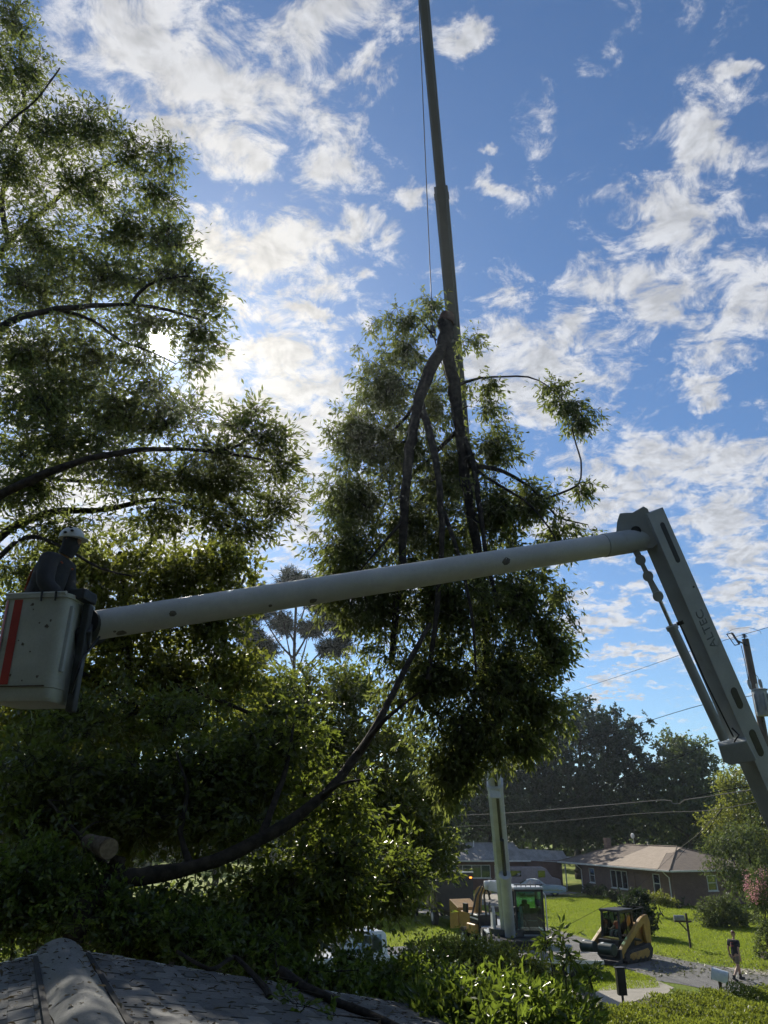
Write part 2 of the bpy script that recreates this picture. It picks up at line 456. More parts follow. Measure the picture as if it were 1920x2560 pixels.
    return root
def L3(*pts): return [P(*p) for p in pts]

# ---------------------------------------------------------------- materials shared by the vegetation
bark = pm('bark', (0.055, 0.046, 0.039), (0.024, 0.021, 0.018), 0.9, scale=9, bump=0.9, bscale=26, spec=0.2)
bark_pale = pm('bark_pale', (0.16, 0.13, 0.10), (0.07, 0.055, 0.045), 0.9, scale=9, bump=0.6, bscale=26, spec=0.2)
leaf_oak = leaf_mat('leaf_oak', (0.038, 0.049, 0.022), (0.08, 0.095, 0.038), (0.31, 0.37, 0.085), 0.47, 0.62, 0.2)
leaf_shade = leaf_mat('leaf_shade', (0.028, 0.042, 0.014), (0.065, 0.09, 0.026), (0.30, 0.38, 0.05), 0.45, 0.32, 0.6)
leaf_mid = leaf_mat('leaf_mid', (0.04, 0.06, 0.018), (0.085, 0.11, 0.028), (0.29, 0.35, 0.045), 0.44, 0.32, 0.6)
leaf_lime = leaf_mat('leaf_lime', (0.055, 0.072, 0.02), (0.115, 0.135, 0.03), (0.36, 0.40, 0.055), 0.46)
leaf_glossy = leaf_mat('leaf_glossy', (0.022, 0.045, 0.014), (0.06, 0.10, 0.025), (0.32, 0.44, 0.05), 0.42, 0.28, 0.6)
leaf_hedge = leaf_mat('leaf_hedge', (0.06, 0.095, 0.02), (0.13, 0.165, 0.03), (0.36, 0.42, 0.05), 0.42)
leaf_far = leaf_mat('leaf_far', (0.017, 0.030, 0.015), (0.037, 0.058, 0.023), (0.08, 0.13, 0.03), 0.30, 0.5, 0.3)
leaf_far2 = leaf_mat('leaf_far2', (0.045, 0.065, 0.03), (0.09, 0.12, 0.045), (0.2, 0.26, 0.06), 0.4, 0.5, 0.3)
needle = leaf_mat('needle', (0.011, 0.018, 0.011), (0.022, 0.032, 0.017), (0.04, 0.055, 0.018), 0.25, 0.5, 0.3)
petal = leaf_mat('petal', (0.58, 0.20, 0.25), (0.78, 0.45, 0.48), (0.75, 0.4, 0.42), 0.4, 0.6, 0.2)

# ---------------------------------------------------------------- ground, road, drives
def sheet(name, pts, z, mat, thick=0.0):
    mb = MB(); n = len(pts)
    vs = [(p[0], p[1], z) for p in pts]
    if thick:
        vs += [(p[0], p[1], z - thick) for p in pts]
        mb.add(vs, [tuple(range(n))] + [(i, i + n, (i + 1) % n + n, (i + 1) % n) for i in range(n)])
    else: mb.add(vs, [tuple(range(n))])
    o = mb.build(name, mat); o['kind'] = 'structure'
    return o
def ground_mat():
    m = bpy.data.materials.new('lawn_turf'); m.use_nodes = True
    t = NT(m.node_tree); b = t.n['Principled BSDF']; out = t.n['Material Output']
    oc = t.new('ShaderNodeTexCoord').outputs['Object']
    n1 = t.noise(oc, 0.35, 6, 0.6); n2 = t.noise(oc, 9.0, 5, 0.7); n3 = t.noise(oc, 60, 3, 0.7)
    c = t.mix(t.smooth(n1.outputs['Fac'], 0.35, 0.68), (0.155, 0.225, 0.02), (0.275, 0.305, 0.040))
    c = t.mix(t.smooth(n2.outputs['Fac'], 0.42, 0.7, 0, 0.5), c, (0.13, 0.19, 0.014))
    c = t.mix(t.smooth(n3.outputs['Fac'], 0.5, 0.75, 0, 0.35), c, (0.30, 0.32, 0.06))
    t.put(b.inputs['Base Color'], c); b.inputs['Roughness'].default_value = 0.8; b.inputs['Specular IOR Level'].default_value = 0.15
    bu = t.new('ShaderNodeBump'); bu.inputs['Strength'].default_value = 0.9; bu.inputs['Distance'].default_value = 0.08
    t.l.new(t.math('ADD', n2.outputs['Fac'], n3.outputs['Fac']), bu.inputs['Height']); t.l.new(bu.outputs[0], b.inputs['Normal'])
    tl = t.new('ShaderNodeBsdfTranslucent'); t.put(tl.inputs[0], t.mix(1.0, c, (1.5, 1.5, 1.0), 'MULTIPLY'))
    return m
turf = ground_mat()
asphalt = pm('asphalt', (0.19, 0.187, 0.18), (0.145, 0.143, 0.14), 0.9, scale=0.9, bump=0.5, bscale=70, spec=0.25, grain=0.5, dirt=(0.16, 0.145, 0.12), dirt_amt=0.6)
concrete = pm('concrete', (0.34, 0.31, 0.26), (0.26, 0.24, 0.20), 0.9, scale=1.2, bump=0.3, bscale=50, grain=0.3, dirt=(0.16, 0.15, 0.11), dirt_amt=0.5)
sheet('ground', [(-900, -300), (900, -300), (900, 1500), (-900, 1500)], 0.0, turf)
ROAD_R = [(5.5, 66), (7.2, 59.5), (9.6, 53), (11.4, 44.9), (13.66, 39.5), (15.9, 35.6), (20.0, 30.5), (27, 26)]
ROAD_L = [(0.0, 66), (3.6, 57), (7.0, 48.5), (8.3, 42), (8.9, 37.6), (9.6, 35.9), (11.6, 33.8), (14.0, 30.0), (19.0, 24.0), (24, 20)]
sheet('road', ROAD_R + ROAD_L[::-1], 0.012, asphalt)
dg = [G(1505, 2468), G(1560, 2452), G(1640, 2452), G(1685, 2470), G(1660, 2490), G(1600, 2500), G(1500, 2530), G(1440, 2530)]
sheet('driveway', [(p.x, p.y) for p in dg], 0.016, concrete)
sheet('carport_drive', [(p.x, p.y) for p in (G(1345, 2250), G(1440, 2243), G(1480, 2236), G(1400, 2226), G(1300, 2226), G(1200, 2236), G(1180, 2260), G(1270, 2268))], 0.010, concrete)
sheet('verge', [(p.x, p.y) for p in (G(1800, 2418), G(1860, 2422), G(1960, 2428), G(1960, 2440), G(1890, 2437))], 0.018, concrete)

shaded_soil = pm('shaded_soil', (.075, .062, .045), (.05, .05, .03), .95, scale=1.3, bump=.6, bscale=14, grain=.4)
sheet('yard_ground', [(-60, -40), (40, -40), (16, 14), (11.5, 28), (8.6, 32.6), (2.5, 31), (-3, 27), (-14, 27), (-60, 30)], 0.006, shaded_soil)  # dark sheet added against ground bounce, its shade put into the soil colour

# near grass blades over the lawn, so that the turf catches the light
def grass(name, polys, n, seed, hgt=0.09):
    rng = np.random.default_rng(seed); pts = []
    for (pl, m) in polys:
        pl = np.array(pl); tri = [(pl[0], pl[i], pl[i + 1]) for i in range(1, len(pl) - 1)]
        ar = np.array([abs(np.cross(b - a, c - a)) for a, b, c in tri]); pick = rng.choice(len(tri), m, p=ar / ar.sum())
        u = np.sqrt(rng.uniform(0, 1, m)); v = rng.uniform(0, 1, m)
        T = np.array(tri)[pick]
        pts.append(T[:, 0] * (1 - u)[:, None] + T[:, 1] * (u * (1 - v))[:, None] + T[:, 2] * (u * v)[:, None])
    q = np.vstack(pts); N = len(q)
    b = np.c_[q, np.zeros(N)]
    ang = rng.uniform(0, np.pi, N); w_ = rng.uniform(0.008, 0.018, N)
    sd = np.c_[np.cos(ang), np.sin(ang), np.zeros(N)] * w_[:, None]
    tip = b + np.c_[rng.normal(0, 0.03, (N, 2)), rng.uniform(0.5, 1.2, N) * hgt]
    V = np.stack([b - sd, b + sd, tip], axis=1).reshape(-1, 3)
    o = mesh_np(name, V, np.arange(3 * N).reshape(-1, 3), leaf_mat('grass_blade', (0.10, 0.16, 0.014), (0.17, 0.22, 0.025), (0.40, 0.50, 0.045), 0.5, 0.6, 0.25))
    return tag(o, 'short sunlit green grass of the lawn and verges', 'grass', kind='stuff')
g2 = lambda *a: [(G(x, y).x, G(x, y).y) for x, y in a]
lawnA = [(10.0, 52.5), (11.7, 44.9), (13.9, 39.6), (16.2, 35.8), (24, 37), (32, 52), (30, 66), (22, 64), (18, 76), (11, 72), (8, 60)]
vergeA = g2((1480, 2400), (1500, 2425), (1545, 2443), (1640, 2448), (1650, 2470), (1480, 2480), (1380, 2440), (1380, 2400))
lawnB = g2((930, 2290), (1150, 2290), (1150, 2330), (930, 2400))
lawnC = g2((700, 2330), (930, 2300), (930, 2400), (760, 2430))
grass('grass', [(lawnA, 140000), (vergeA, 14000), (lawnB, 14000), (lawnC, 9000)], 0, 5)

# ---------------------------------------------------------------- trees near the house
rngT = np.random.default_rng(11)
# the cut treetop hanging from the crane line, butt up
HD = 14.0
hang_limbs = [
 (L3((1118,790,HD),(1112,830,HD),(1108,870,HD)), 0.165, 0.17),
 (L3((1110,862,HD),(1074,925,HD-.1),(1050,1000,HD-.2),(1032,1080,HD-.3),(1019,1170,HD-.4),(1010,1280,HD-.4),(1004,1400,HD-.3),(990,1520,HD-.2),(978,1660,HD)), 0.15, 0.06),
 (L3((1112,862,HD),(1128,930,HD+.1),(1140,1010,HD+.2),(1152,1100,HD+.3),(1164,1200,HD+.4),(1180,1300,HD+.4),(1200,1420,HD+.4),(1215,1560,HD+.3),(1210,1750,HD+.2)), 0.16, 0.065),
 (L3((1050,1005,HD-.2),(1077,1090,HD-.5),(1094,1180,HD-.7),(1103,1280,HD-.8),(1102,1400,HD-.8),(1088,1560,HD-.9),(1070,1700,HD-.9)), 0.09, 0.04),
 (L3((1150,1085,HD+.3),(1176,1135,HD+.2),(1190,1200,HD+.1),(1203,1300,HD),(1218,1400,HD),(1245,1520,HD)), 0.08, 0.035),
 (L3((1170,1165,HD+.3),(1230,1170,HD+.4),(1290,1195,HD+.5),(1350,1240,HD+.6),(1390,1290,HD+.7),(1470,1312,HD+.8)), 0.06, 0.012),
 (L3((1185,1172,HD+.1),(1250,1215,HD),(1310,1250,HD),(1350,1290,HD),(1385,1340,HD),(1400,1385,HD)), 0.04, 0.012),
 (L3((1360,1248,HD+.6),(1410,1230,HD+.6),(1440,1215,HD+.5),(1452,1195,HD+.5),(1452,1150,HD+.4),(1440,1110,HD+.4),(1430,1072,HD+.3)), 0.028, 0.014),
 (L3((1150,960,HD+.2),(1200,945,HD+.4),(1260,942,HD+.6),(1320,942,HD+.7),(1370,965,HD+.8),(1400,1000,HD+.8)), 0.035, 0.010),
 (L3((1140,1080,HD+.3),(1100,1120,HD+.8),(1050,1170,HD+1.2),(980,1230,HD+1.5),(930,1330,HD+1.6)), 0.06, 0.015),
 (L3((1060,980,HD-.2),(1000,1060,HD+.5),(930,1120,HD+.9),(880,1180,HD+1.0)), 0.05, 0.012),
 (L3((1008,1300,HD-.4),(940,1380,HD-.6),(880,1450,HD-.6)), 0.04, 0.012),
 (L3((1110,1280,HD-.7),(1150,1400,HD-1.0),(1180,1540,HD-1.1),(1190,1680,HD-1.1)), 0.05, 0.02),
 (L3((1090,850,HD),(1040,790,HD+.2),(1000,800,HD+.3),(950,790,HD+.4)), 0.025, 0.008),
 (L3((1140,1040,HD+.2),(1120,960,HD+.9),(1085,840,HD+1.0),(1080,760,HD+.9)), 0.03, 0.008),
]
for (x, y, dx, dy, dz, rr) in ((1160,1150,26,-16,.1,.03),(1168,1215,30,-8,.05,.026),(1028,1100,-28,6,-.1,.03),(1145,1035,24,-20,.1,.024),(1096,1190,-20,14,-.2,.022),(1012,1230,-24,18,-.1,.026),(1175,1290,22,16,.1,.024),(1060,960,-20,-14,.0,.022)):
    hang_limbs.append((L3((x,y,HD+dz*2),(x+dx*.6,y+dy*.7,HD+dz*2-.05),(x+dx,y+dy,HD+dz*2-.1)), rr, rr*.75))
hang_lobes = [
 (1010,800,HD+.3,110,30,.5,34),(1075,765,HD+.6,34,45,.4,16),(1005,880,HD+.5,65,60,.6,38),(1175,850,HD+.3,60,26,.3,9),(960,960,HD+.8,85,95,.9,120),(900,1090,HD+.8,85,90,.9,110),
 (880,1240,HD+.8,85,110,1.0,130),(870,1380,HD+.5,85,90,1.0,120),(1000,1120,HD+1.0,110,120,.8,110),(1010,1300,HD+1.0,130,150,.9,170),(1130,1150,HD+1.0,90,120,.6,80),
 (1215,1010,HD+.4,45,90,.6,16),(1090,1000,HD+1.1,90,110,.7,60),(1100,1200,HD+1.3,120,140,.8,90),(1120,1360,HD+1.3,150,100,.9,90),(1240,1120,HD+.6,75,70,.5,50),(1230,1280,HD+.5,110,90,.7,110),(1330,1250,HD+.6,80,75,.5,55),(1400,1330,HD+.7,60,40,.4,26),
 (1225,948,HD+.4,60,14,.25,10),(1385,965,HD+.8,30,18,.25,10),(1415,1010,HD+.8,42,40,.3,26),(1450,1050,HD+.7,32,36,.25,20),(1445,1215,HD+.5,25,22,.2,10),
 (950,1500,HD,120,100,1.0,150),(1120,1500,HD,150,130,1.1,190),(1290,1480,HD+.3,110,140,.9,170),(1370,1600,HD+.4,60,110,.7,85),(1080,1680,HD-.2,170,110,1.0,190),
 (1260,1680,HD,120,130,.9,170),(1340,1760,HD+.2,70,80,.6,70),(1180,1820,HD-.3,130,100,.8,140),(1130,1920,HD-.3,80,70,.6,70),(1300,1850,HD,60,50,.5,40),(1400,1480,HD+.5,25,40,.3,10),(840,1480,HD,60,45,.6,30)]
tree('cut_treetop', 'large cut oak top hanging butt upward from the crane line', 'cut treetop', P(1118, 790, HD), hang_limbs,
     lobe_tips(hang_lobes, rngT, 0.8), leaf_oak, bark, (0.145, 0.044), 38, 0.42, 7, 0.55, seed=3)

# the tall oak at the frame's edge, sun shining through it
OD = 12.5
tb = P(-330, 2100, OD); tb.z = 0
oak_limbs = [
 ([tb, Vector((tb.x + .1, tb.y, 5)), P(-300,1500,OD), P(-260,1100,OD), P(-200,700,OD), P(-130,350,OD), P(-60,60,OD), P(-20,-250,OD)], 0.42, 0.08),
 (L3((-290,1180,OD),(-120,950,OD),(0,820,OD-.3),(110,778,OD-.5),(230,765,OD-.6),(340,762,OD-.6),(420,775,OD-.5),(500,800,OD-.4)), 0.15, 0.02),
 (L3((330,762,OD-.6),(350,730,OD-.7),(395,700,OD-.8),(470,690,OD-.9)), 0.05, 0.015),
 (L3((150,775,OD-.5),(230,800,OD-.2),(300,850,OD),(380,880,OD),(440,910,OD)), 0.04, 0.012),
 (L3((-250,980,OD),(-80,760,OD+.5),(10,620,OD+.8),(70,560,OD+.9),(140,500,OD+1),(200,450,OD+1),(300,400,OD+.9),(380,380,OD+.9)), 0.12, 0.02),
 (L3((20,610,OD+.8),(5,500,OD+.7),(30,400,OD+.6),(60,280,OD+.6),(50,160,OD+.6),(55,60,OD+.6)), 0.07, 0.02),
 (L3((-290,1450,OD),(-100,1330,OD-.6),(0,1240,OD-1),(80,1200,OD-1.2),(180,1160,OD-1.3),(300,1130,OD-1.3),(420,1122,OD-1.2),(540,1130,OD-1.1),(660,1150,OD-1)), 0.14, 0.02),
 (L3((520,1128,OD-1.1),(580,1120,OD-1.1),(620,1095,OD-1.1),(640,1050,OD-1.1)), 0.04, 0.012),
 (L3((-280,1500,OD),(-80,1400,OD+.2),(30,1320,OD+.3),(140,1280,OD+.3),(260,1275,OD+.3),(380,1250,OD+.4),(470,1265,OD+.5),(600,1330,OD+.6)), 0.12, 0.018),
 (L3((-50,1330,OD+.2),(60,1190,OD+.8),(150,1200,OD+1),(300,1210,OD+1.1),(450,1230,OD+1.2),(560,1250,OD+1.2),(700,1290,OD+1.2)), 0.06, 0.012),
 (L3((-280,1550,OD),(-60,1440,OD-.5),(60,1345,OD-.6),(150,1365,OD-.6),(250,1420,OD-.6),(330,1440,OD-.5)), 0.09, 0.015),
 (L3((-220,850,OD),(-100,500,OD-.5),(0,330,OD-.8),(90,250,OD-1),(150,170,OD-1)), 0.08, 0.015),
]
oak_lobes = [
 (40,60,OD+.4,50,80,.8,70),(-20,180,OD,110,120,1.2,120),(70,190,OD+.3,70,80,.8,70),(110,330,OD,120,90,1.1,120),(230,330,OD+.5,100,90,.9,110),(330,385,OD+.6,65,50,.7,60),(400,395,OD+.8,75,35,.5,40),
 (20,430,OD,120,130,1.2,120),(200,470,OD+.6,150,80,1.0,130),(400,480,OD+.7,80,55,.7,65),(100,600,OD+.3,160,90,1.2,130),(310,580,OD+.4,150,70,1.0,110),(430,590,OD+.2,60,60,.6,45),
 (60,720,OD,130,70,1.0,80),(250,690,OD-.3,150,60,.9,95),(430,690,OD-.6,90,50,.7,75),(500,730,OD-.5,45,70,.5,45),(500,830,OD-.3,60,70,.5,55),(390,800,OD-.4,80,40,.6,40),
 (60,880,OD-.2,150,80,1.1,120),(230,880,OD,130,60,1.0,90),(350,900,OD,60,50,.7,28),(480,900,OD,50,35,.4,22),(100,1010,OD-.2,180,90,1.2,160),(310,1000,OD,110,60,.9,75),(390,960,OD,45,35,.5,20),
 (400,1060,OD-.5,100,45,.8,60),(170,1110,OD-.5,200,70,1.2,140),(610,1075,OD-1,60,40,.5,32),(665,1095,OD-1,50,40,.5,30),(640,1030,OD-1,22,45,.3,16),(540,1125,OD-1,130,36,.7,60),(690,1165,OD-.9,50,40,.5,28),
 (330,1180,OD-.4,180,45,1.0,100),(560,1200,OD+.2,150,50,.9,100),(690,1270,OD+.8,65,55,.6,55),(620,1320,OD+.6,70,40,.6,40),(80,1220,OD-.3,150,70,1.1,100),(400,1290,OD+.4,180,40,.9,80),(150,1330,OD,180,50,1.0,70),(540,1290,OD+.8,90,50,.6,50),(150,780,OD+.6,170,70,.9,90),(330,820,OD+.5,110,60,.8,40),(200,950,OD+.8,190,80,1.0,110),(120,680,OD+.8,150,80,.9,70),(280,1060,OD+.7,190,60,.9,90),(450,1000,OD+.3,60,40,.5,24),(330,700,OD+.6,130,60,.8,60),(480,1200,OD-.3,150,45,.8,60),(60,1120,OD+.7,160,80,1,80),(400,600,OD+.5,90,60,.7,40),(60,1420,OD,120,60,1,40)]
tree('oak_tree', 'tall oak with long level limbs, sun shining through its leaves', 'tree', tb, oak_limbs,
     lobe_tips([l[:6] + (int(l[6] * .74),) for l in oak_lobes], rngT, 0.85), leaf_oak, bark, (0.15, 0.046), 24, 0.46, 8, 0.10, seed=4, sun_gap=0.20, flat=0.55)

# yellow-green trees behind the bucket
YD = 15.0
tb = P(330, 2200, YD); tb.z = 0
tree('sweetgum_tree', 'yellow green sunlit tree right behind the white bucket', 'tree', tb,
     [([tb, P(325,2000,YD), P(330,1750,YD), P(310,1500,YD), P(300,1380,YD)], 0.26, 0.05),
      (L3((330,1800,YD),(420,1720,YD-.6),(520,1740,YD-1),(640,1790,YD-1.2)), 0.11, 0.03),
      (L3((330,1760,YD),(220,1690,YD-.5),(120,1650,YD-.6)), 0.09, 0.03),
      (L3((322,1700,YD),(430,1560,YD+.4),(540,1480,YD+.6)), 0.08, 0.02), (L3((322,1640,YD),(200,1500,YD+.4),(100,1420,YD+.6)), 0.08, 0.02)],
     lobe_tips([l[:6] + (int(l[6] * .82),) for l in [(250,1420,YD,190,80,1.6,170),(450,1440,YD,150,80,1.6,150),(560,1420,YD,80,70,1.2,80),(110,1500,YD,130,120,1.6,140),(300,1560,YD,230,90,1.8,210),(520,1560,YD,110,100,1.5,120),
                (180,1690,YD,240,90,1.8,200),(430,1690,YD,190,100,1.8,200),(590,1690,YD,90,90,1.3,90),(60,1800,YD,150,110,1.6,130),(300,1820,YD,200,90,1.7,150)]], rngT, 0.75),
     leaf_lime, bark, (0.13, 0.07), 40, 0.42, 6, 0.15, seed=6, group='trees behind the bucket')
tb = P(760, 2250, 20); tb.z = 0
tree('sweetgum_tree', 'bushy tree under the hanging treetop with lit yellow green top', 'tree', tb,
     [([tb, P(765,2000,20), P(760,1850,20), P(770,1700,20)], 0.22, 0.05), (L3((762,1950,20),(660,1850,19.5),(580,1800,19)), 0.08, 0.02),
      (L3((762,1920,20),(860,1830,20),(960,1780,20)), 0.08, 0.02)],
     lobe_tips([(700,1740,20,130,70,1.5,140),(860,1720,20,120,60,1.5,110),(620,1830,19.5,150,90,1.6,170),(800,1850,20,170,100,1.8,200),(960,1850,20.5,130,90,1.6,120),(1050,1990,21,110,90,1.6,120),
                (930,1990,20,140,100,1.7,150),(700,1980,19.5,190,100,1.8,180),(1000,2110,21,120,90,1.6,130),(860,2120,20,140,90,1.6,130),(1080,2130,21.5,70,90,1.2,70)], rngT, 0.6),
     leaf_mid, bark, (0.14, 0.07), 38, 0.5, 6, 0.15, seed=7, group='trees behind the bucket')

# the leaning forked trunk that lies across the picture
LD = 10.0
lean = [
 (L3((190,2330,LD-1.2),(235,2250,LD-1),(275,2195,LD-.8),(350,2190,LD-.6),(440,2180,LD-.4),(540,2150,LD-.2),(640,2105,LD),(730,2050,LD+.2),(810,1985,LD+.4),(880,1905,LD+.7),(930,1830,LD+.9),(980,1740,LD+1.2),(1030,1640,LD+1.5),(1075,1560,LD+1.8)), 0.155, 0.035),
 (L3((275,2200,LD-.8),(290,2165,LD-.8),(298,2140,LD-.8)), 0.10, 0.085),
 (L3((650,2100,LD),(690,2000,LD+.4),(720,1900,LD+.7),(735,1800,LD+.9)), 0.06, 0.015),
 (L3((800,1995,LD+.4),(850,1960,LD-.2),(900,1950,LD-.4)), 0.04, 0.012),
 (L3((900,1880,LD+.7),(960,1800,LD+.3),(1050,1730,LD+.2)), 0.05, 0.012),
 (L3((480,2170,LD-.3),(450,2080,LD),(470,1980,LD+.3),(440,1880,LD+.6)), 0.05, 0.012),
 (L3((290,2190,LD-.8),(200,2090,LD-.6),(120,2000,LD-.5)), 0.05, 0.012),
]
lb = P(190, 2330, LD - 1.2)
lb2 = Vector((lb.x - .3, lb.y - .1, 0))
lean[0] = ([lb2, Vector((lb.x - .2, lb.y - .05, 2.2))] + lean[0][0], 0.19, 0.035)
tree('leaning_tree', 'dark leaning tree with forked trunk sweeping up across the foliage', 'tree', lb2, lean,
     lobe_tips([l[:6] + (int(l[6] * .76),) for l in [(120,1930,LD+1,170,90,1.2,170),(330,1960,LD+1.2,190,90,1.2,180),(540,1920,LD+1.2,170,90,1.2,160),(720,1850,LD+1.5,130,90,1.0,110),(80,2070,LD+.6,140,90,.9,150),(330,2060,LD+.9,150,60,.9,110),
                (520,2040,LD+1,150,80,1.0,130),(700,2210,LD+1.3,150,70,1.0,140),(560,2300,LD+.3,160,50,.8,130),(400,2290,LD-.2,150,60,.8,130),(850,2150,LD+1.2,110,90,.9,110),(850,2010,LD+1.4,90,80,.8,60),
                (180,1800,LD+2,150,80,1.2,120),(430,1790,LD+2,150,70,1.2,100),(640,1960,LD+1.5,110,70,.9,80),(930,2220,LD+2.2,110,60,.8,100),(820,2260,LD+1.6,110,50,.8,100),(1000,2160,LD+2.4,80,70,.8,70),(720,2300,LD+1,90,45,.7,80),(640,2340,LD+.4,90,40,.6,60)]], rngT, 0.75),
     leaf_shade, bark, (0.135, 0.052), 24, 0.44, 6, 0.12, seed=8, flat=.7)
# glossy bushes just past the roof
def bush(name, label, cat, px, dep, lobes, lmat, leaf, per, spread, seed, group=None, base_z=0.0, r=0.06):
    b = P(px, 2400, dep); b.z = base_z
    c = [P(l[0], l[1], l[2]) for l in lobes]
    limbs = [([b, (b + c[0]) / 2 + Vector((.1, 0, .2)), c[0]], r, r * .3)]
    for i, q in enumerate(c[1:]):
        m = b.lerp(q, 0.5); m.x += 0.12 * (-1) ** i
        limbs.append(([b + Vector((.08 * (-1) ** i, .05 * (i % 3 - 1), 0.02)), m, q], r * .7, r * .2))
    return tree(name, label, cat, b, limbs, lobe_tips(lobes, np.random.default_rng(seed + 100), 0.6), lmat, bark, leaf, per, spread, 6, 0.0, seed=seed, group=group, crown_name='foliage', trunk_name='stem', limb_sides=6)
bush('holly_shrub', 'tall glossy shrub at the roof gable under the leaning trunk', 'shrub', 150, 9.3,
     [(90,2190,9.3,120,90,.7,130),(220,2260,9.2,120,70,.7,110),(40,2290,9.0,110,60,.6,90),(370,2330,9.2,110,60,.6,110),(520,2370,9.2,110,50,.6,100),(640,2400,9.4,80,45,.5,70)], leaf_glossy, (0.085, 0.04), 36, 0.30, 21, 'shrubs past the roof')
bush('holly_shrub', 'glossy dark shrub in front of the white truck', 'shrub', 820, 10.5,
     [(780,2470,10,120,50,.7,80),(900,2470,10,110,60,.7,110),(980,2530,9.6,110,60,.6,100),(700,2440,9.8,60,35,.5,40),(880,2540,9.2,90,40,.5,60),(1050,2450,10.6,80,55,.6,80)], leaf_glossy, (0.085, 0.04), 36, 0.30, 22, 'shrubs past the roof')
bush('laurel_shrub', 'big leafy laurel with bright leaf tips at the bottom edge', 'shrub', 1290, 8.6,
     [(1160,2535,8.8,80,45,.6,100),(1280,2540,8.6,100,48,.7,140),(1400,2565,8.7,70,40,.6,110),(1200,2600,8.2,120,50,.6,110),(1340,2605,8.2,110,45,.6,100),(1090,2580,8.6,80,50,.5,80)], leaf_glossy, (0.115, 0.042), 34, 0.30, 23, 'shrubs past the roof')
bush('laurel_shrub', 'paler small leaved shrub rising in front of the wood chipper', 'shrub', 1180, 15,
     [(1140,2400,15,80,40,.9,110),(1240,2415,15,80,36,.9,110),(1060,2430,14.6,90,50,.8,90),(1180,2440,14.4,130,50,.9,130),(1320,2440,14.6,60,36,.8,70)], leaf_lime, (0.085, 0.035), 38, 0.34, 24, 'shrubs past the roof')
# sprays of dark leaves standing up beside the crane cab
bush('laurel_sprig', 'dark laurel sprig standing up between crane cab and loader', 'sprig', 1385, 8.8,
     [(1370,2350,8.8,30,12,.15,4),(1400,2335,8.8,16,12,.15,3),(1415,2380,8.8,16,16,.15,3),(1425,2405,8.8,20,16,.15,4),(1475,2450,8.7,20,20,.2,5)], leaf_glossy, (0.12, 0.034), 14, 0.13, 25, r=.016, base_z=0.0)

# clipped hedge at the corner
def hedge(name, label, poly, z0, z1, n, leaf, lmat, seed):
    rng = np.random.default_rng(seed); root = empty(name, (poly[0][0], poly[0][1], 0), 0, label, 'hedge')
    b0 = np.array([poly[0][0], poly[0][1], 0.0])
    pl = np.array(poly); tri = [(pl[0], pl[i], pl[i + 1]) for i in range(1, len(pl) - 1)]
    ar = np.array([abs(np.cross(b - a, c - a)) for a, b, c in tri]); pick = rng.choice(len(tri), n, p=ar / ar.sum())
    u = np.sqrt(rng.uniform(0, 1, n)); v = rng.uniform(0, 1, n); T = np.array(tri)[pick]
    q = T[:, 0] * (1 - u)[:, None] + T[:, 1] * (u * (1 - v))[:, None] + T[:, 2] * (u * v)[:, None]
    top = z1 + 0.10 * np.sin(q[:, 0] * 1.7) * np.sin(q[:, 1] * 2.1) + 0.06 * np.sin(q[:, 0] * 5.3 + q[:, 1] * 4.1)
    z = top - (rng.uniform(0, 1, n) ** 2.2) * 0.55
    # the far face as well
    m = n // 3; k = rng.integers(0, len(pl), m); f = rng.uniform(0, 1, (m, 1))
    e = pl[k] * (1 - f) + pl[(k + 1) % len(pl)] * f + rng.normal(0, .08, (m, 2))
    b = np.vstack([np.c_[q, z], np.c_[e, rng.uniform(z0, z1, m)]])
    ax = rng.normal(0, .6, (len(b), 3)); ax[:, 2] += .9
    lv, lf = leaves_np(b, ax, leaf[0], leaf[1], rng, 0.2)
    o = mesh_np('foliage', lv - b0, lf, lmat, root); o['kind'] = 'stuff'
    mb = MB(); nn = len(poly); c = pl.mean(axis=0); inn = [(c + (p - c) * 0.93) for p in pl]
    for _ in range(70):
        a = rng.uniform(0, 1, nn); a /= a.sum(); g = (a[:, None] * np.array(inn)).sum(axis=0)
        mb.tube([(g[0], g[1], 0), (g[0] + rng.normal(0, .1), g[1] + rng.normal(0, .1), z1 * .5), (g[0] + rng.normal(0, .2), g[1] + rng.normal(0, .2), z1 - .15)], [.02, .014, .006], 5)
    mb.build('stem', bark, root, world=True)
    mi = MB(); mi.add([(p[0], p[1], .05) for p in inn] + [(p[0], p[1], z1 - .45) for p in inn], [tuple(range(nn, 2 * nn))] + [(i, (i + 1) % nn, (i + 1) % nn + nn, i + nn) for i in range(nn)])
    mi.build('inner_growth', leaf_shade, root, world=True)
    return root
hz = 2.0
gh = lambda x, y: (G(x, y, hz).x, G(x, y, hz).y)
hedge('hedge', 'clipped yellow green hedge along the bottom beside the road', [gh(1395, 2600), gh(1480, 2535), gh(1600, 2505), gh(1760, 2478), gh(1930, 2462), gh(2030, 2456), gh(2100, 2600), gh(1700, 2610)], .2, hz, 50000, (0.075, 0.035), leaf_hedge, 31)

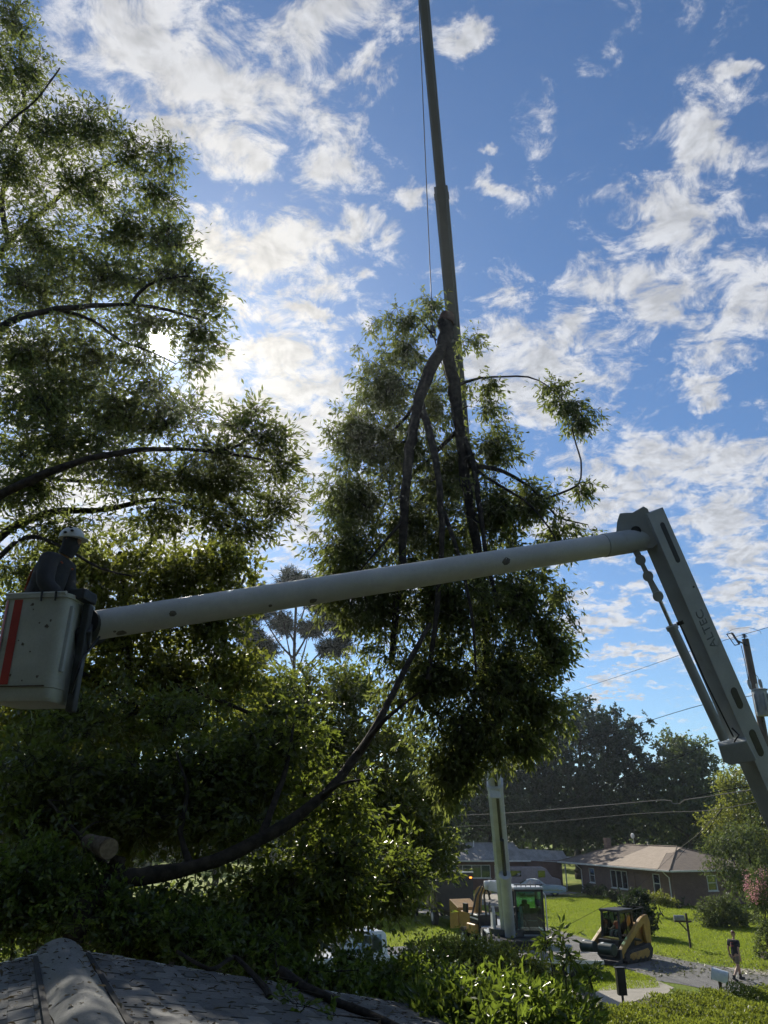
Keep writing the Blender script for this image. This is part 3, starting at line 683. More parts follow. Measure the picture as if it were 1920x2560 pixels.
# ---------------------------------------------------------------- far trees
def far_tree(name, label, px, depth, lobes, lmat, seed, leaf=(0.42, 0.26), per=48, spread=1.1, group='trees behind the houses', trunk_r=0.3, top=None, cat='tree', kind_limbs=5):
    rng = np.random.default_rng(seed)
    b = P(px, 2100, depth); b.z = 0
    c = [P(l[0], l[1], l[2]) for l in lobes]
    b.x = sum(q.x for q in c) / len(c)
    topc = max(c, key=lambda q: q.z)
    limbs = [([b, b.lerp(topc, .35) + Vector((rng.normal(0, .3), 0, 0)), b.lerp(topc, .7), topc], trunk_r, trunk_r * .25)]
    for q in c[:kind_limbs + 4]:
        if q is topc: continue
        m = b.lerp(topc, 0.30 + 0.25 * rng.random()); m.z = min(m.z, max(1.2, q.z - 1))
        limbs.append(([m, m.lerp(q, .5) + Vector((0, 0, -.3)), q], trunk_r * .45, trunk_r * .12))
    return tree(name, label, cat, b, limbs, lobe_tips(lobes, rng, 0.55), lmat, bark, leaf, per, spread, 6, 0.1, seed=seed, group=group, limb_sides=7, twig_r=0.02, sprig_wood=False)
far_tree('evergreen_tree', 'big round dark evergreen rising behind the brown roofed house', 1440, 96,
    [(1450,1800,96,110,55,5,90),(1370,1850,96,80,60,5,80),(1530,1850,96,90,60,5,90),(1290,1910,95,70,60,4,70),(1420,1920,94,140,70,6,130),(1570,1930,96,80,80,5,90),(1340,1990,93,120,60,5,100),(1500,2010,93,140,60,6,120),(1400,2070,92,160,50,5,120)], leaf_far, 41, per=72, trunk_r=.5)
far_tree('background_tree', 'airy pale green tree standing right of the dark evergreen', 1690, 92,
    [(1700,1870,92,55,35,4,50),(1740,1910,92,60,40,4,60),(1660,1930,92,60,40,4,60),(1710,1970,92,90,50,5,90),(1640,2020,92,80,50,5,80),(1740,2040,92,90,50,5,90)], leaf_far2, 42, trunk_r=.35)
far_tree('background_tree', 'yellow green tree behind the end of the lift boom', 1880, 62,
    [(1830,1960,62,45,35,2.5,55),(1890,1940,62,50,40,2.5,60),(1900,2010,62,60,45,3,70),(1840,2030,62,60,40,3,70),(1910,2080,62,50,40,2.5,50),(1960,2000,62,60,80,3,70),(1800,2070,63,45,35,2,40)], leaf_lime, 43, leaf=(.24, .13), per=32, spread=.8, trunk_r=.2)
far_tree('background_tree', 'grey green tree covering the end of the brown roofed house', 1865, 56,
    [(1810,2110,56,50,35,1.8,60),(1870,2090,56,60,40,2,70),(1900,2150,56,60,50,2,80),(1820,2165,56,50,35,1.8,60),(1860,2210,56,50,35,1.8,60),(1930,2220,56,40,40,1.5,50)], leaf_far2, 44, leaf=(.18, .09), per=34, spread=.6, trunk_r=.16)
WOODS = [(1180,90,[(1160,1960,90,90,70,5,90),(1250,1930,90,80,80,5,80),(1120,2030,90,100,60,5,90),(1240,2040,90,110,60,5,100)],'dark tree behind the roof of the low house'),
 (1600,108,[(1560,2010,108,110,60,6,90),(1640,2050,108,120,50,6,90),(1500,2070,108,120,40,6,80)],'dark tree filling the gap behind the brown roof ridge'),
 (1800,104,[(1780,2010,104,90,60,5,80),(1850,2050,104,100,50,5,80),(1740,2080,104,90,40,5,60),(1920,2060,104,90,60,5,70)],'dark tree behind the gutter end of the brown roofed house'),
 (1030,72,[(1000,1990,72,90,80,4,80),(1070,2020,72,80,70,4,80),(1000,2100,72,110,60,4,90),(1090,2110,72,70,50,4,60)],'tree behind the chip truck, half hidden by foliage'),
 (820,66,[(800,1960,66,110,80,4,90),(880,2020,66,100,80,4,90),(760,2060,66,120,70,4,90)],'dark tree seen through gaps above the white truck'),
 (560,62,[(560,1900,62,130,90,5,100),(470,1980,62,120,90,4,90),(640,2030,62,130,80,4,90),(520,2100,62,150,60,4,90)],'dark tree deep behind the leaning trunk'),
 (250,60,[(250,1870,60,150,100,5,110),(150,1960,60,130,90,4,90),(350,2000,60,140,80,4,90),(240,2090,60,160,60,4,90)],'dark tree deep behind the cut log'),
 (-60,58,[(-40,1850,58,150,110,5,110),(-120,1980,58,130,90,4,80),(60,2000,58,140,90,4,90),(0,2100,58,160,60,4,90)],'dark tree at the far edge below the bucket')]
for i, (px, dp, lb_, lab) in enumerate(WOODS):
    far_tree('background_tree', lab, px, dp, lb_, leaf_far, 50 + i, leaf=(.42, .26), per=56)
# the low wood that closes the horizon
def treeline():
    rng = np.random.default_rng(77); bs = []; ax = []
    for k in range(260):
        a = math.radians(rng.uniform(-75, 75)); r = rng.uniform(116, 165); h = rng.uniform(8, 14)
        c = np.array([math.sin(a) * r, math.cos(a) * r, h * .5])
        v = rng.normal(size=(230, 3)); v /= np.linalg.norm(v, axis=1, keepdims=True)
        bs.append(c + v * rng.uniform(0.3, 1, (230, 1)) ** .5 * np.array([rng.uniform(4, 7), 4, h * .55]))
    b = np.vstack(bs); v, f = leaves_np(b, rng.normal(size=b.shape), 1.4, .95, rng)
    tag(mesh_np('treeline', v, f, leaf_far), 'low dark wood along the horizon', 'woods', kind='stuff')
treeline()
# undergrowth between the trunks on this side of the street
def undergrowth():
    rng = np.random.default_rng(78); bs = []
    for k in range(90):
        x = rng.uniform(-42, -7.5); y = rng.uniform(29, 52); h = rng.uniform(1.5, 4.0)
        v = rng.normal(size=(260, 3)); v /= np.linalg.norm(v, axis=1, keepdims=True)
        bs.append(np.array([x, y, h * .45]) + v * rng.uniform(0.2, 1, (260, 1)) ** .5 * np.array([rng.uniform(1.2, 2.4), 1.5, h * .5]))
    b = np.vstack(bs); b[:, 2] = np.maximum(b[:, 2], .05); v, f = leaves_np(b, rng.normal(size=b.shape), .36, .22, rng)
    tag(mesh_np('undergrowth', v, f, leaf_shade), 'dark undergrowth filling the ground behind the leaning tree', 'undergrowth', kind='stuff')
undergrowth()
# unseen trees added behind the camera to hold back skylight
def back_tree(label, x, y, h, rad_, seed):
    rng = np.random.default_rng(seed); b = Vector((x, y, 0)); n = 150
    v = rng.normal(size=(n, 3)); v /= np.linalg.norm(v, axis=1, keepdims=True)
    tips = np.array([x, y, h * .62]) + v * rng.uniform(.2, 1, (n, 1)) ** .5 * np.array([rad_, rad_, h * .38])
    limbs = [([b, b + Vector((.2, .1, h * .4)), b + Vector((0, 0, h * .9))], .35, .08)] + [([b + Vector((0, 0, h * .3)), Vector(tips[k]) * .5 + (b + Vector((0, 0, h * .45))) * .5, Vector(tips[k])], .12, .03) for k in range(6)]
    tree('added_shade_tree', label, 'tree', b, limbs, tips, leaf_shade, bark, (.5, .34), 48, 1.1, 6, .1, seed=seed, group='added shade trees behind the photographer', limb_sides=7, twig_r=.02, sprig_wood=False)
for k, (x, y, h, rd_) in enumerate(((-13, -5, 17, 6), (-4, -12, 18, 6.5), (6, -13, 17, 6.5), (15, -9, 18, 6.5), (22, 1, 16, 5.5), (-13, 2, 16, 5.5), (-4, -3.6, 19, 5.0), (4.5, -4.2, 19, 5.0))):
    back_tree('tall unseen tree added behind the viewer to block skylight', x, y, h, rd_, 90 + k)
# pine silhouette
pb = P(735, 2100, 46); pb.z = 0
tree('pine_tree', 'dark pine silhouette between the bucket arm and the lit tree', 'tree', pb,
     [([pb, P(738,1900,46), P(735,1700,46), P(738,1560,46), P(745,1450,46)], .28, .06)] +
     [(L3((738,y,46),(738+(x-738)*.45,y-(y-yy)*.35,46+dz*.5),(x,yy,46+dz)), .075, .025) for (x,yy,y,dz) in ((630,1590,1690,.8),(650,1530,1650,-.8),(690,1480,1610,1.0),(800,1500,1640,-.9),(850,1560,1690,.6),(830,1610,1705,.4),(775,1470,1580,.8),(660,1625,1720,-.6),(710,1560,1680,-1.2),(775,1570,1690,1.2))],
     lobe_tips([l[:3] + (l[3] * 1.15, l[4] * 1.3, l[5], int(l[6] * 1.5)) for l in [(630,1590,46,42,16,.8,30),(600,1570,46,26,12,.6,14),(650,1530,46,48,18,.9,34),(690,1480,46,50,18,1,34),(740,1455,46,50,20,1.1,36),(800,1500,46,48,18,1.0,36),(850,1560,46,34,20,.9,30),(860,1590,46,22,26,.7,22),(830,1620,46,36,14,.8,24),(775,1470,46,50,18,1,30),(660,1628,46,40,12,.7,22),(640,1655,46,24,10,.5,10),(710,1560,46,36,18,.8,26),(775,1570,46,36,18,.8,26),(830,1530,46,36,16,.8,24)]], rngT, .9),
     needle, bark, (0.34, 0.045), 84, .45, 6, 0.0, seed=60, twig_r=.012, limb_sides=7)
# crepe myrtle with blossoms
far_tree('crepe_myrtle', 'crepe myrtle with pink blossoms at the frame edge above the walker', 1925, 38,
    [(1905,2200,38,30,40,.8,60),(1925,2260,38,40,50,.9,80),(1895,2240,38,28,30,.6,40),(1915,2330,38,28,40,.6,46),(1900,2370,38,18,20,.4,18)], leaf_far2, 45, leaf=(.10, .05), per=34, spread=.3, group=None, trunk_r=.05)
def blossoms():
    rng = np.random.default_rng(9); r = [o for o in COL.objects if o.name == 'crepe_myrtle'][0]
    b0 = np.array(tuple(r.location))
    for (x, y, n) in ((1868,2219,70),(1886,2246,60),(1876,2212,50),(1897,2210,60),(1896,2225,50),(1905,2188,40),(1866,2192,36),(1910,2182,30),(1883,2238,40),(1915,2215,60),(1918,2240,40)):
        c = np.array(P(x, y, 37.6)); v = rng.normal(size=(n, 3)) * np.array([.10, .10, .13])
        lv, lf = leaves_np(c + v, rng.normal(size=(n, 3)), .075, .06, rng)
        mesh_np('blossom', lv - b0, lf, petal, r)
blossoms()
# shrubs on the lawn
far_tree('round_shrub', 'tall rounded dark shrub right behind the skid loader', 1595, 47.5,
    [(1588,2260,47.5,34,22,.7,100),(1605,2290,47.5,36,30,.8,150),(1580,2300,47.5,32,26,.7,110),(1600,2236,47.5,22,10,.5,40),(1600,2318,47.5,30,12,.6,70)], leaf_far, 46, leaf=(.13, .07), per=50, spread=.26, group='shrubs on the lawn', trunk_r=.06, cat='shrub')
far_tree('round_shrub', 'wide light green shrub in the lawn behind the walking person', 1815, 51.5,
    [(1775,2285,51.5,42,30,1,90),(1825,2278,51.5,45,34,1,100),(1865,2295,51.5,32,24,.8,60),(1800,2305,51.5,55,16,.9,70),(1800,2252,51.5,40,8,.6,24)], leaf_far2, 47, leaf=(.12, .05), per=42, spread=.3, group='shrubs on the lawn', trunk_r=.05, cat='shrub')
far_tree('round_shrub', 'low yellow green shrub between house wall and tall dark shrub', 1655, 57,
    [(1640,2244,57,32,12,.8,50),(1668,2250,57,24,12,.7,40)], leaf_lime, 48, leaf=(.12, .06), per=40, spread=.26, group='shrubs on the lawn', trunk_r=.05, cat='shrub')
far_tree('foundation_shrub', 'clipped dark shrub below the small house window', 1485, 72,
    [(1470,2222,72,16,10,.6,34),(1500,2226,71,18,10,.6,36)], leaf_far, 49, leaf=(.14, .08), per=36, spread=.26, group='shrubs against the house wall', trunk_r=.05, cat='shrub')
far_tree('foundation_shrub', 'clipped low shrub below the wide house window', 1538, 68,
    [(1532,2237,68,20,9,.6,44)], leaf_far, 62, leaf=(.14, .08), per=36, spread=.24, group='shrubs against the house wall', trunk_r=.05, cat='shrub')
far_tree('foundation_shrub', 'dark low shrub at the house corner under the downspout', 1695, 63,
    [(1690,2262,63,28,10,.6,44)], leaf_far, 63, leaf=(.13, .07), per=36, spread=.24, group='shrubs against the house wall', trunk_r=.05, cat='shrub')

# ---------------------------------------------------------------- houses across the street
def brick_mat(name, c1, c2, mortar):
    m = bpy.data.materials.new(name); m.use_nodes = True
    t = NT(m.node_tree); b = t.n['Principled BSDF']
    oc = t.new('ShaderNodeTexCoord').outputs['Object']; ge = t.new('ShaderNodeNewGeometry')
    sp = t.new('ShaderNodeSeparateXYZ'); t.l.new(oc, sp.inputs[0])
    vec = t.xyz(t.math('ADD', sp.outputs[0], sp.outputs[1]), sp.outputs[2], 0.0)
    br = t.new('ShaderNodeTexBrick'); t.l.new(vec, br.inputs['Vector'])
    br.inputs['Scale'].default_value = 1.0; br.inputs['Brick Width'].default_value = .22; br.inputs['Row Height'].default_value = .075
    br.inputs['Mortar Size'].default_value = .008; br.inputs['Color1'].default_value = (*c1, 1); br.inputs['Color2'].default_value = (*c2, 1); br.inputs['Mortar'].default_value = (*mortar, 1)
    n = t.noise(oc, 1.5, 5)
    t.put(b.inputs['Base Color'], t.mix(t.smooth(n.outputs['Fac'], .4, .7, 0, .4), br.outputs['Color'], tuple(x * .6 for x in c1)))
    b.inputs['Roughness'].default_value = .9
    return m
brick_br = brick_mat('brick_brown', (.20, .115, .085), (.145, .08, .062), (.20, .17, .15))
brick_red = brick_mat('brick_red', (.21, .10, .075), (.15, .07, .055), (.19, .16, .14))
white_trim = pm('white_trim', (.72, .71, .68), (.6, .59, .56), .5, scale=3, dirt=(.4, .38, .34), dirt_amt=.4)
shingle_brown = pm('shingle_brown', (.215, .17, .135), (.165, .13, .105), .95, scale=2.5, bump=.4, bscale=30, grain=.5)
shingle_lit = pm('shingle_sunlit', (.40, .325, .255), (.34, .275, .215), .95, scale=2.5, bump=.4, bscale=30, grain=.35)
shingle_grey = pm('shingle_weathered', (.24, .23, .215), (.36, .35, .33), .95, scale=1.6, bump=.4, bscale=30, grain=.5, stretch=(1, .25, 1), dirt=(.12, .11, .1), dirt_amt=.6)
dark_in = pm('dark_interior', (.03, .032, .034), (.02, .022, .024), .9)
pane_backing = pm('pane_backing', (.42, .44, .42), (.30, .32, .31), .9, scale=3, stretch=(8, 1, .3))
win_glass = glass_mat('window_glass', (.70, .78, .76), .02, .93)
def wall_holes(mb, x0, x1, z0, z1, y, th, holes):
    """wall in the local xz plane at y (outer face), thickness th inward (-y); holes (xa, xb, za, zb)"""
    xs = sorted({x0, x1, *[h[0] for h in holes], *[h[1] for h in holes]})
    for a, b in zip(xs[:-1], xs[1:]):
        hs = sorted([h for h in holes if h[0] < b - 1e-6 and h[1] > a + 1e-6], key=lambda h: h[2]); z = z0
        for h in hs:
            if h[2] > z: mb.box(((a + b) / 2, y - th / 2, (z + h[2]) / 2), (b - a, th, h[2] - z))
            z = h[3]
        if z < z1: mb.box(((a + b) / 2, y - th / 2, (z + z1) / 2), (b - a, th, z1 - z))
def window(parent, xa, xb, za, zb, y, n=1, rails=True, side=None, inner=None):
    """sash window in an xz wall at y; its panes and sill are sub-parts"""
    T = side or (lambda v: v)
    f = .055; mb = MB()
    def bx(a, b, c, e, y0, y1): 
        vs = [T(Vector((x, yy, z))) for x, yy, z in ((a, y0, c), (b, y0, c), (b, y1, c), (a, y1, c), (a, y0, e), (b, y0, e), (b, y1, e), (a, y1, e))]
        return vs, [(0, 3, 2, 1), (4, 5, 6, 7), (0, 1, 5, 4), (1, 2, 6, 5), (2, 3, 7, 6), (3, 0, 4, 7)]
    for q in ((xa, xa + f, za, zb), (xb - f, xb, za, zb), (xa + f, xb - f, za, za + f), (xa + f, xb - f, zb - f, zb)): mb.add(*bx(*q, y - .07, y + .012))
    wd = (xb - xa) / n
    for i in range(1, n): mb.add(*bx(xa + wd * i - f / 2, xa + wd * i + f / 2, za + f, zb - f, y - .07, y + .008))
    if rails:
        zm = (za + zb) / 2
        for i in range(n): mb.add(*bx(xa + wd * i + f, xa + wd * (i + 1) - f, zm - .025, zm + .025, y - .06, y + .004))
    w_ = mb.build('window', white_trim, parent)
    for i in range(n):
        for (c, e) in (((za + f, (za + zb) / 2 - .025), ((za + zb) / 2 + .025, zb - f)) if rails else ((za + f, zb - f),)):
            MB().add(*bx(xa + wd * i + f * .8, xa + wd * (i + 1) - f * .8, c, e, y - .045, y - .037)).build('pane', win_glass, w_)
    MB().add(*bx(xa - .06, xb + .06, za - .07, za - .002, y - .05, y + .06)).build('sill', white_trim, w_)
    MB().add(*bx(xa + .02, xb - .02, za + .02, zb - .02, y - .13, y - .12)).build('pane_backing', inner or pane_backing, w_)  # cloth behind panes; a dark sheet for the unlit room where inner is set
    return w_

def brown_house():
    B = G(1690, 2266); r = empty('brick_house', (B.x, B.y, 0), math.radians(107), 'brown brick ranch house with tan hip roof and white gutters', 'house', 'houses across the street')
    Lh, Dp, ev, rz_ = 13.6, 8.0, 2.50, 4.05
    mb = MB(); fr = [(1.6, 2.5, .75, 2.15), (6.1, 8.6, .75, 2.15), (11.2, 12.1, .95, 2.15), (4.2, 5.1, .02, 2.1)]
    wall_holes(mb, 0, Lh, 0, ev, 0, .2, fr); mb.build('wall', brick_br, r)
    mb = MB()
    S = lambda v: Vector((-v.y, -v.x, v.z))                       # local xz wall -> the gable-side wall at x=0
    m2 = MB(); wall_holes(m2, .21, Dp, 0, ev, 0, .2, [(3.2, 4.1, 1.0, 2.1)])
    mb.add([S(Vector(v)) for v in m2.v], m2.f); mb.build('wall', brick_br, r)
    mb = MB(); mb.box((Lh / 2, -Dp + .1, ev / 2), (Lh - .02, .2, ev - .02)); mb.box((Lh - .1, -Dp / 2 - .1, ev / 2), (.2, Dp - .6, ev - .01)); mb.build('wall', brick_br, r)
    window(r, *fr[0], 0); window(r, *fr[1], 0, 3, False); window(r, *fr[2], 0)
    window(r, 3.2, 4.1, 1.0, 2.1, 0, side=S, inner=dark_in)
    d_ = MB().box((4.65, -.08, 1.05), (.86, .05, 2.04)).build('door', pm('door_brown', (.16, .09, .06), (.12, .07, .05), .5), r, bevel=.01)
    MB().ball((4.98, -.03, 1.0), .035).build('handle', pm('brass', (.6, .45, .2), None, .3, 1.0), d_)
    MB().box((4.65, .55, .09), (1.6, 1.0, .18)).build('doorstep', concrete, r, bevel=.01)
    # hip roof, one piece for each slope
    o = .55; x0, x1, y0, y1 = -o, 16.8, o, -Dp - o; e0, e1 = 4.2, 12.4; ym = -Dp / 2; z0 = ev + .02
    rt = MB()
    c = [(x0, y0, z0), (x1, y0, z0), (x1, y1, z0), (x0, y1, z0), (e0, ym, rz_), (e1, ym, rz_)]
    low = [(p[0], p[1], z0 - .16) for p in c[:4]]
    rt.add(c + low, [(0, 4, 5, 1), (1, 5, 2), (2, 5, 4, 3), (3, 4, 0), (6, 7, 8, 9), (0, 1, 7, 6), (1, 2, 8, 7), (2, 3, 9, 8), (3, 0, 6, 9)])
    rf = rt.build('roof', shingle_brown, r)
    # sun on the middle front slope, put into the colour of a raised sheet
    def on(x, t): return Vector((x, y0 + (ym - y0) * t, z0 + (rz_ - z0) * t)) + Vector((0, .012, .014))
    pt = MB(); q = [on(8.6, .02), on(2.9, .02), on(1.0, .02), on(3.9, .70), on(3.2, .72), on(3.4, .97), on(4.6, .975), on(7.9, .975), on(8.3, .5)]
    q2 = [v - Vector((0, 0, .03)) for v in q]; n = len(q)
    pt.add(q + q2, [tuple(range(n)), tuple(range(n, 2 * n))[::-1]] + [(i, (i + 1) % n, (i + 1) % n + n, i + n) for i in range(n)])
    pt.build('sunlit_patch', shingle_lit, rf)
    MB().tube([(e0, ym, rz_ + .02), (e1, ym, rz_ + .02)], .07, 8).build('ridge_cap', shingle_brown, rf)
    for a, b in (((x0, y0, z0), (e0, ym, rz_)), ((x1, y0, z0), (e1, ym, rz_)), ((x0, y1, z0), (e0, ym, rz_))):
        MB().tube([Vector(a) + Vector((0, 0, .02)), Vector(b) + Vector((0, 0, .02))], .055, 8).build('ridge_cap', shingle_brown, rf)
    MB().bar((x0, y0 + .06, z0 - .06), (x1, y0 + .06, z0 - .06), .11, .13).build('gutter', white_trim, r, bevel=.01)
    MB().bar((x0 - .06, y0 - .02, z0 - .06), (x0 - .06, y1 + .02, z0 - .06), .11, .13).build('gutter', white_trim, r, bevel=.01)
    for x in (.25, 13.3):
        MB().tube([(x, y0 + .04, z0 - .12), (x, y0 - .1, z0 - .28), (x, .10, z0 - .55), (x, .09, .1), (x, .3, .03)], .045, 8).build('downspout', white_trim, r, smooth=True)
    MB().tube([(16.2, .1, 0), (16.2, .1, z0 - .16)], .06, 8).build('porch_post', white_trim, r, smooth=True)
    MB().tube([(16.2, -3.9, 0), (16.2, -3.9, z0 - .16)], .06, 8).build('porch_post', white_trim, r, smooth=True)
    MB().box((12.5, -2.5, rz_ + .15), (.5, .5, .9)).build('chimney', brick_br, rf, bevel=.01)
    # flat carport
    MB().box((19.6, -3.3, 2.62), (5.4, 6.4, .16)).build('carport_roof', pm('carport_metal', (.55, .54, .52), (.42, .41, .4), .5), r, bevel=.02)
    for x, y in ((22.1, -.4), (22.1, -6.2), (19.4, -6.2)): MB().tube([(x, y, 0), (x, y, 2.54)], .05, 8).build('carport_post', white_trim, r)
    MB().tube([(10.4, -4.0, rz_), (10.4, -4.0, rz_ + .5), (10.2, -3.9, rz_ + .75)], .02, 6).ball((10.2, -3.8, rz_ + .8), (.3, .06, .25), 14, 8).build('satellite_dish', white_trim, rf)
brown_house()
def low_house():
    c = P(1315, 2200, 80); xr = c.x
    r = empty('brick_house', (xr, 80, 0), 0, 'low red brick house with weathered grey roof behind the crane mast', 'house', 'houses across the street')
    Lh, Dp, ev, rz_ = 12.0, 8.0, 2.6, 4.05
    S = lambda v: Vector((-v.x, -v.y, v.z))                       # front wall faces -y
    holes = [(2.0, 3.0, 1.05, 2.2), (3.4, 7.0, 1.05, 2.2), (8.3, 9.3, 1.05, 2.2)]
    m2 = MB(); wall_holes(m2, 0, Lh, 0, ev, 0, .2, holes); mb = MB(); mb.add([S(Vector(v)) for v in m2.v], m2.f); mb.build('wall', brick_red, r)
    MB().box((-.1, Dp / 2 + .1, ev / 2), (.2, Dp - .22, ev - .02)).build('wall', brick_red, r)
    MB().box((-Lh + .1, Dp / 2 + .1, ev / 2), (.2, Dp - .22, ev - .02)).build('wall', brick_red, r)
    MB().box((1.9, 2.6, ev / 2), (3.4, 5, ev - .04)).build('wall', brick_red, r)
    for h, n in zip(holes, (1, 4, 1)): window(r, *h, 0, n, n == 1, side=S)
    o = .5; rt = MB(); z0 = ev + .02
    c = [(-Lh - o, -o, z0), (o, -o, z0), (o, Dp + o, z0), (-Lh - o, Dp + o, z0), (-Lh - o, Dp / 2, rz_), (-.4, Dp / 2, rz_)]
    low = [(p[0], p[1], z0 - .15) for p in c[:4]]
    rt.add(c + low, [(0, 1, 5, 4), (1, 2, 5), (2, 3, 4, 5), (3, 0, 4), (6, 9, 8, 7), (0, 6, 7, 1), (1, 7, 8, 2), (2, 8, 9, 3), (3, 9, 6, 0)])
    rf = rt.build('roof', shingle_grey, r)
    rt = MB(); c = [(-1.5, -.1, z0 + .05), (4.4, -.1, z0 - .25), (4.4, 5.6, z0 - .25), (-1.5, 5.6, z0 + .05), (-1.5, 2.7, z0 + 1.0), (4.4, 2.7, z0 + .75)]
    rt.add(c, [(0, 1, 5, 4), (4, 5, 2, 3), (1, 2, 5), (0, 4, 3), (0, 3, 2, 1)]); rt.build('roof', shingle_grey, r)
    MB().tube([(-Lh - o, Dp / 2, rz_ + .02), (-.4, Dp / 2, rz_ + .02)], .06, 8).build('ridge_cap', shingle_grey, rf)
    MB().bar((-Lh - o, -o - .06, z0 - .06), (o, -o - .06, z0 - .06), .1, .12).build('gutter', white_trim, r)
    for x in (-4.6, -7.4): MB().tube([(x, 3, rz_ - .5), (x, 3, rz_ + .25)], .05, 8).build('vent_pipe', white_trim, rf)
low_house()

# ---------------------------------------------------------------- the near roof under the camera
sh_mats = [pm('near_shingle_%d' % i, c, tuple(x * .82 for x in c), .95, scale=14, bump=.5, bscale=120, grain=.55) for i, c in enumerate(((.20, .20, .198), (.25, .25, .246), (.15, .153, .155)))]
cap_mat = pm('ridge_cap_shingle', (.25, .255, .25), (.20, .205, .20), .95, scale=5, bump=.5, bscale=140, grain=.5)
felt = pm('roof_felt', (.035, .035, .037), (.02, .02, .022), .95)
P0 = G(150, 2374, 4.7); fdir = Vector((-math.sin(math.radians(24.8)), math.cos(math.radians(24.8)), 0)); rdir = Vector((fdir.y, -fdir.x, 0))
def near_roof():
    K = .205
    root = empty('house', (P0.x, P0.y, 0), math.atan2(fdir.y, fdir.x), 'house below the camera, its grey shingled ridge strewn with leaves', 'house', 'houses on this side of the street')
    # local: x along the ridge away from the camera, y to the left; apex at (0,0,4.7)
    def pt(s, t, dz=0): return Vector((s, -t, 4.7 - abs(t) * K + dz))
    back, half = -9.0, 3.75
    mb = MB()
    c = [pt(back, -half), pt(back, 0), pt(back, half), pt(0, half), pt(0, 0), pt(0, -half)]
    c += [v - Vector((0, 0, .12)) for v in c]
    mb.add(c, [(0, 1, 4, 5), (1, 2, 3, 4), (6, 11, 10, 7), (7, 10, 9, 8), (5, 4, 10, 11), (4, 3, 9, 10), (0, 6, 7, 1), (1, 7, 8, 2), (2, 8, 9, 3), (0, 5, 11, 6)])
    rf = mb.build('roof', felt, root)
    rng = random.Random(4); me = {}
    tabs = []
    cw, ex = .318, .142
    for sgn in (1, -1):
        for j in range(int(half / ex)):
            t0 = .08 + j * ex
            for i in range(int(9.0 / cw)):
                s1 = -.02 - i * cw - (j % 2) * cw * .5
                tabs.append((s1, sgn * t0))
    def dist(tb_): return (Vector((P0.x, P0.y, 0)) + fdir * tb_[0] + rdir * tb_[1]).length
    def seen(tb_):
        w_ = Vector((P0.x, P0.y, 0)) + fdir * tb_[0] + rdir * tb_[1]; w_.z = 4.7 - abs(tb_[1]) * K
        rel = w_ - Vector((0, 0, H)); zc = rel.y * cP + rel.z * sP
        if zc < .5: return False
        px = 960 + F * rel.x / zc; py = 1280 - F * (-rel.y * sP + rel.z * cP) / zc
        return -60 < px < 1980 and py < 2640
    vis = sorted([t for t in tabs if seen(t)], key=dist); vset = set(vis[:300]); rest = MB(); nb = 0
    for k in range(3):
        m = MB(); m.box((-(cw - .024) / 2, -(ex + .03) / 2, 0), (cw - .024, ex + .03, .012)); b_ = m.build('shingle', sh_mats[k], rf, bevel=.0015, seg=1)
        me[k] = b_.data; bpy.data.objects.remove(b_)
    for tb_ in tabs:
        s, t = tb_; sgn = 1 if t > 0 else -1
        z = 4.7 - abs(t) * K + .016 + rng.uniform(-.002, .003)
        rx = math.atan(K) * sgn - sgn * .055
        loc = Vector((s + rng.uniform(-.003, .003), -t + (0 if sgn > 0 else ex + .03) , z))
        if sgn < 0: loc.z = 4.7 - (abs(t) + 0) * K + .016 - (ex + .03) * K
        if tb_ in vset:
            o = bpy.data.objects.new('shingle', me[rng.randrange(3)]); COL.objects.link(o); o.parent = rf
            o.location = loc; o.rotation_euler = (rx, 0, rng.uniform(-.012, .012))
        else:
            M = Euler((rx, 0, 0)).to_matrix(); vs = [M @ Vector((x, y, zz)) + loc for zz in (-.004, .004) for x, y in ((-(cw - .012), -(ex + .03)), (0, -(ex + .03)), (0, 0), (-(cw - .012), 0))]
            rest.add(vs, [(0, 3, 2, 1), (4, 5, 6, 7), (0, 1, 5, 4), (1, 2, 6, 5), (2, 3, 7, 6), (3, 0, 4, 7)])
    o = rest.build('shingles', sh_mats[0], rf); o['kind'] = 'stuff'
    # rounded ridge vent in long lapped pieces with dark side slots
    s = .03; k = 0
    for ln in (.34, 1.15, 1.2, 1.2, 1.2, 1.2, 1.2, 1.2):
        m = MB(); n = 10; vs = []
        for a in (s, s - ln):
            lift = .018 if a == s else 0.0
            for zz in (0, -.012):
                for i in range(n + 1):
                    u = -1 + 2 * i / n; vs.append((a, u * .185, 4.7 + .07 - .085 * abs(u) ** 1.9 + lift + zz))
        q = n + 1
        fs = []
        for i in range(n):
            fs += [(i, i + 1, i + 1 + 2 * q, i + 2 * q), (i + q, i + 3 * q, i + 1 + 3 * q, i + 1 + q), (i, i + q, i + 1 + q, i + 1), (i + 2 * q, i + 1 + 2 * q, i + 1 + 3 * q, i + 3 * q)]
        fs += [(0, 2 * q, 3 * q, q), (n, n + q, n + 3 * q, n + 2 * q)]
        m.add(vs, fs); m.build('ridge_vent', cap_mat, rf, smooth=True); s -= ln - .04
    for sg in (-1, 1):
        MB().bar((-.32, sg * .205, 4.7 - .012), (back, sg * .205, 4.7 - .012), .035, .035).build('vent_slot', felt, rf)
    MB().bar((.03, half, 4.7 - half * K - .06), (.03, 0.02, 4.7 - .07), .05, .16).bar((.03, -half, 4.7 - half * K - .06), (.03, -.02, 4.7 - .07), .05, .16).build('rake_board', white_trim, root)
